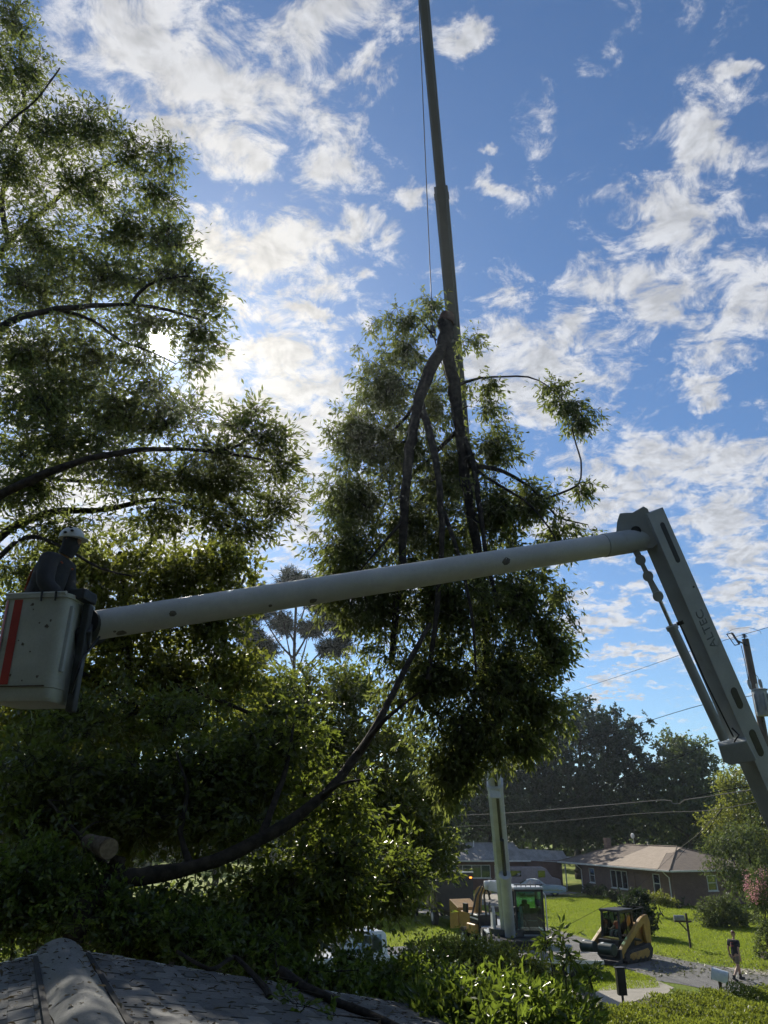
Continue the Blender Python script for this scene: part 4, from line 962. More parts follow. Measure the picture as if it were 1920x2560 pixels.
    m = MB(); m.add([(-.05, 3.3, 0), (-.05, -3.3, 0), (-.05, -3.3, 3.85), (-.05, 0, 4.53), (-.05, 3.3, 3.85)] + [(-.25, 3.3, 0), (-.25, -3.3, 0), (-.25, -3.3, 3.85), (-.25, 0, 4.53), (-.25, 3.3, 3.85)], [(0, 1, 2, 3, 4), (9, 8, 7, 6, 5), (0, 5, 6, 1), (1, 6, 7, 2), (4, 9, 5, 0)])
    m.build('gable_wall', white_trim, root)
    MB().box((-4.6, 3.2, 1.95), (8.7, .2, 3.9)).build('wall', brick_red, root)
    MB().box((-4.6, -3.2, 1.95), (8.7, .2, 3.9)).build('wall', brick_red, root)
    # branches and litter lying on the shingles
    def wpt(s, t, dz=.05): return root.matrix_basis @ pt(s, t, dz)
    rng2 = np.random.default_rng(12)
    def on_roof(px, py, dz=.05):
        # meet the right-hand slope
        rr = ray(px, py); o0 = Vector((0, 0, H)); nrm = Vector((rdir.x * K, rdir.y * K, 1)); dd = (Vector((P0.x, P0.y, 4.7)) - o0).dot(nrm) / rr.dot(nrm)
        return o0 + rr * dd + Vector((0, 0, dz))
    pts = [on_roof(440, 2408, .10), on_roof(500, 2432, .06), on_roof(535, 2437, .05), on_roof(580, 2427, .12), on_roof(606, 2440, .10), on_roof(640, 2465, .06), on_roof(665, 2492, .05), on_roof(672, 2508, .035)]
    b_ = empty('fallen_branch', tuple(pts[-1]), 0, 'short crooked broken branch lying across the grey shingles', 'branch', 'branches on the roof')
    tb_ = MB().tube([p for p in spline(pts, .06)], [.016 + .016 * i / len(spline(pts, .06)) for i in range(len(spline(pts, .06)))], 8).build('limb', bark, b_, world=True, smooth=True)
    pts = [on_roof(700, 2458, .10), on_roof(745, 2480, .08), on_roof(790, 2505, .07), on_roof(850, 2530, .06), on_roof(920, 2556, .06), on_roof(1000, 2590, .05)]
    tips = np.array([tuple(on_roof(x, y, dz)) for x, y, dz in ((730, 2530, .06), (760, 2545, .07), (820, 2560, .06), (700, 2500, .06), (770, 2490, .2), (850, 2505, .25), (900, 2520, .3), (660, 2470, .08), (590, 2415, .2), (620, 2420, .3), (530, 2405, .25), (470, 2395, .25), (690, 2440, .3))])
    tree('fallen_limb', 'long mossy limb with leaves lying along the roof edge', 'branch', pts[-1], [(pts, .05, .028)], tips, leaf_glossy, bark, (.085, .035), 24, .16, 6, -.1, seed=71, group='branches on the roof', crown_name='foliage', trunk_name='limb')
    N = 2400; s = -rng2.uniform(0, 1, N) ** 1.6 * 4.2; t = rng2.uniform(-2.6, 3.6, N)
    b = np.array([tuple(wpt(a, c_, .03 if abs(c_) > .22 else .085)) for a, c_ in zip(s, t)])
    ax = rng2.normal(size=(N, 3)); ax[:, 2] *= .2
    lv, lf = leaves_np(b, ax, .06 * rng2.uniform(.4, 1.5, N), .02 * rng2.uniform(.4, 1.6, N), rng2, 3.0)
    tag(mesh_np('leaf_litter', lv, lf, leaf_mat('dry_leaf', (.07, .055, .035), (.17, .14, .09), (.15, .12, .06), .2, .9, .05)), 'dry leaves and twigs scattered on the shingles', 'leaf litter', kind='stuff')
near_roof()
# the sawn log lodged in the leaves and a pale shed roof sheet below it
c = P(272, 2122, 8.9); lg = empty('cut_log', tuple(c), 0, 'sawn log with pale cut end lodged in the dark leaves', 'log')
ax_ = Vector((.72, -.68, -.12)).normalized()
mb = MB(); mb.tube([c + ax_ * -.5, c + ax_ * -.25, c], [.09, .10, .115], 16); mb.build('log_bark', bark_pale, lg, world=True, smooth=True)
mb = MB(); mb.tube([c + ax_ * .002, c + ax_ * .012], [.107, .104], 18); mb.build('cut_face', pm('sawn_wood', (.24, .19, .135), (.15, .115, .08), .85, scale=22, stretch=(1, .2, 1)), lg, world=True)

ct = [o for o in COL.objects if o.name == 'cut_treetop'][0]
bt = P(1118, 790, HD); bx_ = (bt - P(1112, 830, HD)).normalized()
MB().tube([bt - bx_ * .22, bt - bx_ * .05, bt + bx_ * .03], [.185, .18, .165], 16).build('butt', pm('butt_bark', (.13, .075, .055), (.08, .05, .04), .9, scale=10, bump=.8, bscale=30), ct, world=True, smooth=True)
MB().tube([bt + bx_ * .031, bt + bx_ * .04], [.158, .15], 18).build('cut_face', pm('sawn_red_oak', (.42, .22, .14), (.34, .17, .11), .85, scale=12), ct, world=True)

# ---------------------------------------------------------------- machine paints
boom_grey = pm('boom_grey_paint', (.42, .455, .47), (.36, .39, .41), .5, scale=2.5, dirt=(.22, .20, .17), dirt_amt=.5, grain=.15)
tube_white = pm('fibreglass_white', (.56, .57, .55), (.48, .49, .47), .45, scale=1.6, dirt=(.30, .27, .22), dirt_amt=.55, grain=.15)
bucket_white = pm('bucket_gelcoat', (.48, .51, .47), (.42, .44, .40), .5, scale=3, dirt=(.22, .19, .15), dirt_amt=.7, grain=.2)
red_paint = pm('red_paint', (.42, .045, .035), (.33, .035, .03), .5, scale=4, dirt=(.2, .06, .05), dirt_amt=.5)
steel_dark = pm('dark_steel', (.06, .065, .07), (.035, .037, .04), .5, .5, scale=5, dirt=(.12, .10, .08), dirt_amt=.3)
black = pm('black_paint', (.02, .02, .022), (.012, .012, .013), .4, scale=4, dirt=(.07, .06, .05), dirt_amt=.4)
rubber = pm('rubber', (.025, .025, .025), (.04, .037, .033), .85, scale=8, bump=.3)
chrome = pm('chrome_rod', (.6, .6, .6), None, .15, 1.0)
crane_grey = pm('crane_boom_paint', (.020, .028, .040), (.015, .021, .031), .6, .0, scale=1.5, dirt=(.07, .065, .06), dirt_amt=.3)
crane_white = pm('crane_white_paint', (.42, .45, .475), (.35, .375, .40), .4, scale=2, dirt=(.28, .27, .24), dirt_amt=.4)
cat_yellow = pm('loader_yellow', (.38, .225, .045), (.28, .165, .04), .45, scale=3, dirt=(.20, .13, .07), dirt_amt=.7)
chip_yellow = pm('chipper_ochre', (.38, .22, .06), (.29, .165, .05), .45, scale=3, dirt=(.22, .14, .07), dirt_amt=.6)
car_blue = pm('car_powder_blue', (.27, .38, .46), (.23, .33, .41), .3, scale=2, coat=.6, dirt=(.3, .3, .28), dirt_amt=.4)
van_rose = pm('van_rose_grey', (.33, .27, .27), (.27, .22, .22), .5, scale=2, dirt=(.22, .19, .17), dirt_amt=.5)
truck_white = pm('truck_white', (.70, .74, .76), (.62, .66, .68), .3, scale=2, coat=.5, dirt=(.4, .38, .34), dirt_amt=.3)
cab_glass = glass_mat('cab_glass', (.62, .86, .83), .03, .9)
car_glass = glass_mat('car_glass', (.30, .36, .36), .03, .75)
amber = emit_mat('amber_lamp', (1.0, .32, .05), 2.5)
skin = pm('skin', (.42, .25, .17), (.36, .21, .14), .55, scale=12)
cloth_black = pm('cloth_black', (.022, .022, .028), (.03, .03, .036), .9, scale=10, bump=.3, bscale=20)
cloth_navy = pm('cloth_charcoal', (.040, .042, .050), (.055, .055, .062), .9, scale=6, bump=.4, bscale=14)
cloth_tan = pm('cloth_tan', (.20, .165, .12), (.16, .13, .095), .9, scale=8, bump=.3)
cloth_orange = pm('cloth_orange', (.55, .14, .06), (.45, .11, .05), .85, scale=8, bump=.3)

# ---------------------------------------------------------------- crane truck with its long boom
def wheel(parent, c, r, w_, axis=(0, 1, 0), hub=None):
    a = Vector(axis); c = Vector(c)
    t = MB().tube([c - a * w_ / 2, c - a * w_ * .42, c + a * w_ * .42, c + a * w_ / 2], [r * .9, r, r, r * .9], 22).build('wheel', rubber, parent, smooth=True, angle=50)
    MB().tube([c - a * (w_ / 2 + .012), c - a * (w_ / 2 - .03)], [r * .5, r * .58], 16).tube([c + a * (w_ / 2 - .03), c + a * (w_ / 2 + .012)], [r * .58, r * .5], 16).build('rim', hub or crane_white, t, smooth=True)
    return t
def crane():
    A = P(1272, 2345, 41.0); tip = P(1041, -210, 14.05)
    r = empty('crane_truck', (A.x, A.y, 0), 0, 'white crane truck with tinted cab and very long dark boom', 'crane')
    ax = (tip - A).normalized(); side = ax.cross(Vector((0, 0, 1))).normalized(); up = side.cross(ax).normalized(); Lb = (tip - A).length
    def at(py):
        lo, hi = 0.0, 1.0
        for _ in range(50):
            m = (lo + hi) / 2; q = A + ax * (Lb * m); rel = q - Vector((0, 0, H)); zc = rel.y * cP + rel.z * sP; y = 1280 - F * (-rel.y * sP + rel.z * cP) / zc
            if y > py: lo = m
            else: hi = m
        return A + ax * (Lb * lo)
    secs = [(2345, 1955, 52, crane_white), (1955, 1330, 44, crane_white), (1330, 482, 31, crane_grey), (482, -205, 25, crane_grey)]
    for (ya, yb, wpx, mt) in secs:
        a, b = at(ya), at(yb); mid = (a + b) / 2
        w0, w1 = wpx / ppm(a), wpx / ppm(b)
        wd = (w0 + w1) / 2 if mt is crane_grey else w0
        if mt is crane_white: wd = .66 if wpx == 52 else .56
        # eight-sided boom box, edges chamfered
        o = .22 * wd; h = wd * 1.15; ol = [(-wd / 2 + o, -h / 2), (wd / 2 - o, -h / 2), (wd / 2, -h / 2 + o), (wd / 2, h / 2 - o), (wd / 2 - o, h / 2), (-wd / 2 + o, h / 2), (-wd / 2, h / 2 - o), (-wd / 2, -h / 2 + o)]
        s = MB().prism(ol, mid, side, up, ax, (b - a).length + (.4 if wpx != 52 else 0)).build('boom_section', mt, r, world=True)
        # collar at the outer end
        ol2 = [(x * 1.09, y * 1.09) for x, y in ol]
        MB().prism(ol2, b - ax * .12, side, up, ax, .22).build('collar', mt, s, world=False) if False else MB().prism(ol2, b - ax * .12, side, up, ax, .22).build('collar', mt, r, world=True)
    # lift cylinder running up the near face of the base section, dark slot beside it
    c0, c1 = at(2350) - up * .62 - side * .12, at(2165) - up * .58 - side * .12
    MB().cyl(c0, c1, .25, 20).build('lift_cylinder', crane_white, r, world=True, smooth=True)
    MB().cyl(c1, at(2168) * .0 + c1 + (c1 - c0).normalized() * 2.0, .09, 14).build('cylinder_rod', steel_dark, r, world=True, smooth=True)
    MB().cyl(c1 - (c1 - c0).normalized() * .12, c1 + (c1 - c0).normalized() * .06, .28, 18).build('gland', crane_white, r, world=True, smooth=True)
    for k, (ya, yb) in enumerate(((2150, 1965), (1950, 1900))):
        a, b = at(ya), at(yb)
        MB().bar(a - up * .40 + side * (-.08), b - up * .40 + side * (-.08), .12, .05, up).build('slot', black, r, world=True)
    a = at(1965) - up * .42; MB().box(a, (.5, .12, .5), None).build('bracket', crane_white, r, world=True, bevel=.05)
    # boom head with sheave
    MB().bar(tip - ax * .1, tip + ax * .55, .34, .5, up).build('boom_head', crane_grey, r, world=True, bevel=.05)
    MB().cyl(tip + ax * .4 - side * .12 - up * .2, tip + ax * .4 + side * .12 - up * .2, .26, 20).build('sheave', steel_dark, r, world=True, smooth=True)
    # turret arms and hoses
    bx, by = A.x, A.y
    for sx in (-.72, .62):
        MB().prism([(-.5, -1.0), (.6, -1.0), (.42, .25), (.2, .55), (-.15, .5), (-.35, .1)], (bx + sx, by, 1.55), (0, -1, 0), (0, 0, 1), (1, 0, 0), .14).build('turret_arm', crane_white, r, world=True, bevel=.03)
    MB().cyl((bx - .85, by - .1, 1.95), (bx + .8, by - .1, 1.95), .12, 14).build('pivot_pin', steel_dark, r, world=True)
    MB().cyl((bx, by, .85), (bx, by, 1.15), .95, 24).build('turntable', steel_dark, r, world=True, smooth=True)
    for k in range(3):
        x = bx - .95 - .09 * k
        MB().tube([P(1180 + 18 * k, 2290, 40.6), P(1190 + 10 * k, 2240, 40.6), P(1204 + 6 * k, 2212, 40.5), P(1225, 2225 + 12 * k, 40.5)], .05, 8).build('hose', black, r, world=True, smooth=True)
    mb = MB(); q = P(1236, 2216, 40.4); mb.box(q, (.62, .5, .45), Euler((0, .2, 0)).to_matrix()); mb.cyl(q + Vector((-.5, 0, .05)), q + Vector((.3, 0, .1)), .2, 14); mb.build('winch', crane_white, r, world=True, bevel=.04)
    # operator cab
    cx0, cx1 = P(1289, 2300, 40.3).x, P(1362, 2300, 40.3).x; cy = 40.3; z0, z1 = .25, 2.85; cxm = (cx0 + cx1) / 2; W_ = cx1 - cx0
    cab = MB()
    for x in (cx0 + .05, cx1 - .05):
        for y in (cy, cy + 1.75): cab.bar((x, y, z0), (x, y + (.0 if y == cy else 0), z1), .09, .09, (0, 1, 0))
    for y in (cy, cy + 1.75):
        for z in (z1 - .04, 1.0): cab.bar((cx0, y, z), (cx1, y, z), .09, .1)
    for x in (cx0 + .05, cx1 - .05):
        for z in (z1 - .04, 1.0): cab.bar((x, cy, z), (x, cy + 1.75, z), .09, .1)
    cab.build('cab_frame', black, r, world=True)
    MB().box((cxm, cy + .87, .6), (W_ - .04, 1.74, .76)).build('cab_lower', crane_white, r, world=True, bevel=.04)
    MB().box((cxm, cy + .87, z1 + .06), (W_ + .06, 1.95, .12)).build('cab_roof', crane_white, r, world=True, bevel=.05)
    MB().box((cxm, cy - .005, 1.95), (W_ - .18, .012, 1.70)).build('windscreen', cab_glass, r, world=True)
    MB().box((cx0 + .02, cy + .87, 1.95), (.012, 1.6, 1.7)).build('side_glass', cab_glass, r, world=True)
    MB().box((cx1 - .02, cy + .87, 1.95), (.012, 1.6, 1.7)).build('side_glass', cab_glass, r, world=True)
    MB().box((cxm, cy + 1.76, 2.35), (W_ - .18, .012, .85)).build('rear_glass', cab_glass, r, world=True)
    MB().box((cxm, cy + 1.72, 1.45), (W_ - .12, .05, .9)).build('rear_panel', black, r, world=True)
    st = MB().box((cxm, cy + 1.0, 1.35), (.52, .5, .16)).build('seat', black, r, world=True, bevel=.05)
    MB().box((cxm, cy + 1.28, 1.75), (.5, .14, .75), Euler((-.15, 0, 0)).to_matrix()).build('backrest', black, r, world=True, bevel=.06)
    MB().box((cxm, cy + 1.33, 2.22), (.28, .1, .2)).build('headrest', black, r, world=True, bevel=.05)
    MB().box((cxm + .1, cy + .25, 1.25), (.7, .3, .5), taper=(.8, .6)).build('console', black, r, world=True, bevel=.03)
    for k in range(6):
        x = cx0 + .12 + k * (W_ - .24) / 5
        MB().bar((x, cy - .06, z1 + .02), (x, cy - .06, z1 + .2), .03, .03, (0, 1, 0)).build('roof_guard_bar', black, r, world=True)
    MB().bar((cx0, cy - .06, z1 + .21), (cx1, cy - .06, z1 + .21), .04, .05).build('roof_guard_rail', black, r, world=True)
    MB().tube([(cx1 + .08, cy - .05, .5), (cx1 + .1, cy - .06, 2.6), (cx1 - .02, cy, 2.75)], .03, 8).build('grab_rail', white_trim, r, world=True, smooth=True)
    m_ = MB().tube([(cx1 - .3, cy - .02, 2.3), (cx1 - .3, cy - .2, 2.32)], .015, 6).ball((cx1 - .3, cy - .24, 2.3), (.12, .04, .14)).build('mirror', black, r, world=True, smooth=True)
    MB().tube([(cx0 + .7, cy - .02, 1.05), (cx0 + .4, cy - .03, 1.7)], .015, 6).build('wiper', black, r, world=True)
    # chassis and wheels
    MB().box((bx + .2, by + 1.6, .72), (2.4, 8.0, .3)).build('chassis', black, r, world=True, bevel=.03)
    MB().box((bx + .2, by + 2.6, .92), (2.5, 5.5, .08)).build('deck', crane_white, r, world=True, bevel=.02)
    for y in (-1.2, 1.4, 2.6, 4.8):
        for sx in (-1.0, 1.4): 
            t = wheel(r, (sx, y, .5), .5, .3, (1, 0, 0))
    for sx in (-1, 1):
        MB().bar((bx + .2 + sx * 1.2, by - 1.9, .55), (bx + .2 + sx * 2.3, by - 1.9, .55), .22, .25).bar((bx + .2 + sx * 2.3, by - 1.9, .66), (bx + .2 + sx * 2.3, by - 1.9, .04), .16, .16, (0, 1, 0)).build('outrigger', crane_white, r, world=True, bevel=.02)
    # hoist line to the hanging treetop
    hook = P(1082, 838, 13.98)
    top = tip + ax * .4 - up * .2 - Vector((0, 0, 0))
    hl = empty('hoist_line', tuple(hook), 0, 'thin steel hoist line from the boom tip to the cut treetop', 'cable')
    MB().tube([top + Vector((.0, 0, -.05)), top.lerp(hook, .5), hook + Vector((0, 0, .25))], .013, 6).build('wire_rope', black, hl, world=True)
    MB().tube([hook + Vector((0, 0, .25)), hook + Vector((.0, 0, .1))], [.05, .07], 10).tube([hook + Vector((0, 0, .1)), hook + Vector((.06, 0, .02)), hook + Vector((.03, 0, -.06)), hook + Vector((-.05, 0, -.05)), hook + Vector((-.06, 0, .01))], .018, 8).build('hook', steel_dark, hl, world=True)
crane()

# ---------------------------------------------------------------- aerial lift: bucket, upper tube, lower box boom
def lift():
    e = P(1618, 1322, 10.35); low = P(1921, 2020, 11.55); ax = (low - e).normalized()
    foot = e + ax * ((1.7 - e.z) / ax.z)
    r = empty('aerial_lift', (foot.x, foot.y, 0), 0, 'white bucket lift with long round arm and grey box boom', 'aerial lift')
    view = (e - Vector((0, 0, H))).normalized()
    s1 = ax.cross(view).normalized()                       # across the boom as seen from here
    n1 = ax.cross(s1).normalized()                         # towards / away from the camera
    if n1.dot(view) > 0: n1 = -n1
    if s1.x < 0: s1 = -s1
    th = math.radians(42)
    fa = (n1 * math.cos(th) + s1 * math.sin(th)).normalized()     # lighter face, turned right
    fb = (n1 * math.sin(th) - s1 * math.cos(th)).normalized()     # darker face, turned left
    wA, wB = .335, .315                                           # sizes along fb and fa
    top = e - ax * .22 + s1 * .10
    cl = MB(); Lb = (foot - top).length
    cl.prism([(-wB / 2, -wA / 2), (wB / 2, -wA / 2), (wB / 2, wA / 2), (-wB / 2, wA / 2)], top + ax * Lb / 2, fa, fb, ax, Lb)
    lb_ = cl.build('lower_boom', boom_grey, r, world=True, bevel=.012)
    def cap(d0, d1, w_, off=0.0):
        n = 10; o = []
        for i in range(n + 1): t = math.pi * i / n; o.append((w_ / 2 * math.cos(t), d1 - w_ / 2 + w_ / 2 * math.sin(t)))
        for i in range(n + 1): t = math.pi + math.pi * i / n; o.append((w_ / 2 * math.cos(t), d0 + w_ / 2 + w_ / 2 * math.sin(t)))
        c = top + fa * (wB / 2 + .001) + fb * off
        return MB().prism(o, c, fb, ax, fa, .006)
    for a, b, w_, off in ((.20, .84, .085, -.02), (2.78, 3.10, .12, .0), (3.42, 3.82, .12, .0), (4.5, 4.9, .12, 0)):
        cap(a, b, w_, off).build('slot', black, r, world=True)
    for d0, off in ((1.25, -.09), (4.15, .05), (4.22, -.1)):
        c = top + ax * d0 + fa * (wB / 2) + fb * off; MB().cyl(c, c + fa * .008, .014, 10).build('bolt', steel_dark, r, world=True)
    # faded lettering up the face
    fc = bpy.data.curves.new('lettering', 'FONT'); fc.body = 'ALTEC'; fc.size = .20; fc.extrude = .002; fc.align_x = 'LEFT'; fc.align_y = 'CENTER'; fc.space_character = 1.0
    to = bpy.data.objects.new('lettering', fc); COL.objects.link(to)
    M = Matrix((-ax, -fb * 1.0, fa)).transposed()
    if M.determinant() < 0: M = Matrix((-ax, fb, fa)).transposed()
    M = M.to_4x4(); M.translation = top + ax * 2.17 + fa * (wB / 2 + .003)
    dg_ = bpy.context.evaluated_depsgraph_get(); me = bpy.data.meshes.new_from_object(to.evaluated_get(dg_)); bpy.data.objects.remove(to)
    me.transform(Matrix.Translation(-r.location) @ M); me.materials.clear(); me.materials.append(pm('faded_lettering', (.11, .13, .135), (.24, .26, .27), .7, scale=9, lo=.42, hi=.75))
    o = bpy.data.objects.new('lettering', me); COL.objects.link(o); o.parent = r
    # elbow casting
    el = e - s1 * .02
    pl = [(-.30, -.10), (-.22, -.26), (-.14, -.36), (-.06, -.34), (.04, -.30), (.22, -.33), (.26, -.28), (.24, .22), (.10, .28), (-.10, .22), (-.24, .10)]
    for sg in (-.16, .17):
        MB().prism(pl, el - s1 * .12 + n1 * sg, s1, ax, n1, .035).build('elbow_plate', boom_grey, r, world=True, bevel=.006)
    MB().cyl(el - s1 * .14 - n1 * .22 - ax * .04, el - s1 * .14 + n1 * .22 - ax * .04, .075, 16).build('elbow_pin', steel_dark, r, world=True, smooth=True)
    MB().prism([(x * .82, y * .8) for x, y in pl], el - s1 * .10, s1, ax, n1, .30).build('elbow_core', steel_dark, r, world=True)
    # upper arm, slightly tapered fibreglass tube with steel sleeve
    u0 = P(1585, 1352, 10.35); u1 = P(222, 1566, 8.25)
    pts = [u0.lerp(u1, t) for t in (0, .06, .075, .3, .6, .985, 1.0)]
    ua = MB().tube(pts, [.155, .155, .165, .168, .168, .168, .16], 28).build('upper_arm', tube_white, r, world=True, smooth=True)
    for t, rr in ((.0, .178), (.42, .1695), (.43, .1695)):
        q = u0.lerp(u1, t); q2 = u0.lerp(u1, t + .012)
        if t == 0: MB().cyl(q - (q2 - q) * 2, q + (q2 - q) * 6, .175, 24).build('sleeve', boom_grey, r, world=True, smooth=True)
    dv = (u1 - u0).normalized(); uu_ = dv.cross(n1).normalized()
    vw = (Vector((0, 0, H)) - u0.lerp(u1, .5)).normalized(); vw = (vw - dv * vw.dot(dv)).normalized(); dn = dv.cross(vw); dn = dn if dn.z < 0 else -dn
    for t, off, sz in ((.30, .2, .16), (.66, .75, .13), (.73, .6, .07), (.88, .15, .11), (.955, .85, .15), (.965, .65, .05)):
        c = u0.lerp(u1, t); d_ = (vw * math.cos(off * 1.3 - .2) + dn * math.sin(off * 1.3 - .2)).normalized()
        tg = dv; sd_ = d_.cross(tg)
        n = 7; rg = random.Random(int(t * 100)); ol = [(sz * .5 * rg.uniform(.6, 1) * math.cos(2 * math.pi * i / n), sz * .42 * rg.uniform(.6, 1) * math.sin(2 * math.pi * i / n)) for i in range(n)]
        # chipped patch wrapped onto the tube
        vs = []; 
        for x, y in ol:
            a = y / .168; vs.append(c + tg * x + (d_ * math.cos(a) + sd_ * math.sin(a)) * .1695)
        vs.append(c + d_ * .1705); MB().add(vs, [(i, (i + 1) % n, n) for i in range(n)]).build('chipped_patch', pm('bare_fibre', (.15, .14, .12), (.10, .095, .085), .8, scale=12), r, world=True)
    # compensating link, rod and cylinder beside the lower boom
    off = -s1 * .36 + n1 * .02
    k0 = P(1578, 1352, 10.3); k1 = P(1601, 1400, 10.35); k2 = P(1620, 1440, 10.4); k3 = P(1645, 1490, 10.45); k4 = P(1679, 1566, 10.55); k5 = P(1810, 1848, 11.0)
    lk = MB(); a2 = (k3 - k0).normalized(); b2 = a2.cross(n1).normalized()
    for q0, q1, w0, w1 in ((k0, k1, .11, .085), (k1, k2, .06, .075), (k2, k3, .075, .11)): lk.bar(q0, q1, .07, w0, b2, .07, w1)
    lk.build('link', boom_grey, r, world=True, bevel=.008)
    for q in (k1, k2, k3): MB().cyl(q - n1 * .07, q + n1 * .07, .075, 14).build('link_pin', boom_grey, r, world=True, smooth=True)
    MB().cyl(k3, k4, .028, 12).build('piston_rod', chrome, r, world=True, smooth=True)
    MB().cyl(k4, k5, .068, 20).build('cylinder', boom_grey, r, world=True, smooth=True)
    MB().cyl(k4 - (k5 - k4).normalized() * .01, k4 + (k5 - k4).normalized() * .05, .085, 18).build('gland', boom_grey, r, world=True, smooth=True)
    h0 = k4 + s1 * .10; h1 = k5 + s1 * .11
    MB().tube([h0 + ax * .02 + s1 * -.03, h0 + s1 * .01 - ax * .03, h0 + ax * .1 + s1 * .02, h0.lerp(h1, .5), h1 + s1 * .02], .011, 6).build('hydraulic_line', black, r, world=True, smooth=True)
    MB().tube([h1 + s1 * .05 - ax * .12, h1 + s1 * .10, h1 + ax * .06 + s1 * .02, h1 - s1 * .02 + ax * .1, h1 + s1 * .08 + ax * .16], .013, 6).build('hose', black, r, world=True, smooth=True)
    br = P(1850, 1868, 11.05)
    MB().prism([(-.16, -.13), (.22, -.10), (.24, .20), (-.12, .17), (-.19, .10)], br - s1 * .10, s1, ax, n1, .22).build('cylinder_bracket', boom_grey, r, world=True, bevel=.02)
    b_ = P(1702, 1557, 10.6); MB().bar(b_ - s1 * .06, b_ + s1 * .04, .05, .05, ax).build('rest_pad', steel_dark, r, world=True)
    # pedestal beyond the frame
    MB().cyl((foot.x, foot.y, 0), (foot.x, foot.y, 1.5), .42, 20).build('pedestal', boom_grey, r, world=True, smooth=True)
    MB().box((foot.x, foot.y, 1.65), (.8, .8, .5)).build('turntable', boom_grey, r, world=True, bevel=.05)
    MB().box((foot.x + .6, foot.y + .5, .75), (2.2, 5.5, .25)).build('truck_bed', boom_grey, r, world=True, bevel=.03)
    for y in (-1.4, 2.4):
        for x in (-.35, 1.55): wheel(r, (x, y, .45), .45, .28, (1, 0, 0))
    # bucket: tapered box with a rounded foot and top rim, hung on the arm's end
    bc = P(108, 1625, 7.95); rzb = math.radians(-7)
    zb, zt = P(100, 1752, 7.65).z, P(160, 1482, 7.6).z; Hb = zt - zb
    R_ = Euler((0, 0, rzb)).to_matrix()
    def wp(x, y, z): return R_ @ Vector((x, y, 0)) + Vector((bc.x, bc.y, zb + z))
    wx, wy = .72, .62
    def ring(z, k, rr=.10):
        o = []
        for cx, cy_, a0 in ((1, 1, 0), (-1, 1, 90), (-1, -1, 180), (1, -1, 270)):
            for i in range(5):
                t = math.radians(a0 + i * 22.5); o.append(wp(cx * (wx / 2 * k - rr) + rr * math.cos(t), cy_ * (wy / 2 * k - rr) + rr * math.sin(t), z))
        return o
    zs = [(0, .90), (.03, .955), (.13, .965), (.135, .985), (.16, .985), (Hb * .5, 1.0), (Hb - .05, 1.02), (Hb - .045, 1.06), (Hb, 1.06), (Hb, .98), (Hb - .1, .96), (.2, .93)]
    mb = MB(); vs = []; fs = []
    for z, k in zs: vs += ring(z, k)
    n = 20
    for i in range(len(zs) - 1):
        for k in range(n): a = i * n + k; b = i * n + (k + 1) % n; fs.append((a, b, b + n, a + n))
    fs.append(tuple(range(n))[::-1]); fs.append(tuple(range((len(zs) - 1) * n, len(zs) * n)))
    bk = mb.add(vs, fs).build('bucket', bucket_white, r, world=True, smooth=True, angle=35)
    # two red bands round the corner
    def band(xa, xb):
        m = MB(); vs = []
        for z0_ in np.linspace(.165, Hb - .06, 8):
            k = .985 + (1.02 - .985) * (z0_ / Hb) + .004
            for x in (xa, xb): vs.append(wp(x * wx / 2 * k, -wy / 2 * k - .0035, z0_))
        m.add(vs, [(2 * i, 2 * i + 1, 2 * i + 3, 2 * i + 2) for i in range(7)]); return m
    def band_side(ya, yb):
        m = MB(); vs = []
        for z0_ in np.linspace(.165, Hb - .06, 8):
            k = .985 + (1.02 - .985) * (z0_ / Hb) + .004
            for y in (ya, yb): vs.append(wp(-wx / 2 * k - .0035, y * wy / 2 * k, z0_))
        m.add(vs, [(2 * i, 2 * i + 2, 2 * i + 3, 2 * i + 1) for i in range(7)]); return m
    band(-.62, -.36).build('red_band', red_paint, r, world=True)
    # corner band follows the rounded edge
    m = MB(); vs = []
    for z0_ in np.linspace(.165, Hb - .06, 8):
        k = .985 + (1.02 - .985) * (z0_ / Hb) + .006; rr = .10
        for i in range(6):
            t = math.radians(180 + i * 15); vs.append(wp(-(wx / 2 * k - rr) + (rr + .003) * math.cos(t), -(wy / 2 * k - rr) + (rr + .003) * math.sin(t), z0_))
    m.add(vs, [(6 * j + i, 6 * j + i + 1, 6 * j + 7 + i, 6 * j + 6 + i) for j in range(7) for i in range(5)]).build('red_band', red_paint, r, world=True, smooth=True)
    band_side(-.5, .2).build('red_band', red_paint, r, world=True)
    MB().tube([wp(-wx / 2 + .02, -wy / 2 + .0, Hb + .0), wp(wx / 2 - .02, -wy / 2 + .0, Hb + .0)], .022, 8).build('rim', bucket_white, r, world=True)
    for x in (.08, .24): MB().tube([wp(x, -wy / 2 - .035, Hb + .02), wp(x + .005, -wy / 2 - .03, Hb - .09)], .011, 6).build('strap', black, r, world=True)
    rg = random.Random(5)
    for x, z, s_ in ((-.02, Hb - .12, .022), (.19, Hb - .36, .028), (.22, Hb - .30, .016), (-.10, .62, .014), (-.05, .58, .022), (-.12, .26, .018), (.02, .20, .012), (.18, .24, .02), (.05, .5, .01), (-.2, .2, .02), (.1, .8, .012), (.0, .95, .01)):
        n_ = 7; ol = [(s_ * rg.uniform(.4, 1.2) * math.cos(2 * math.pi * i / n_), s_ * rg.uniform(.4, 1) * math.sin(2 * math.pi * i / n_)) for i in range(n_)]
        k = .985 + (1.02 - .985) * (z / Hb)
        MB().prism(ol, wp(x, -wy / 2 * k - .0022, z), R_ @ Vector((1, 0, 0)), (0, 0, 1), R_ @ Vector((0, -1, 0)), .003).build('scuff', pm('scuff', (.09, .08, .065), (.14, .12, .10), .9, scale=30), r, world=True)
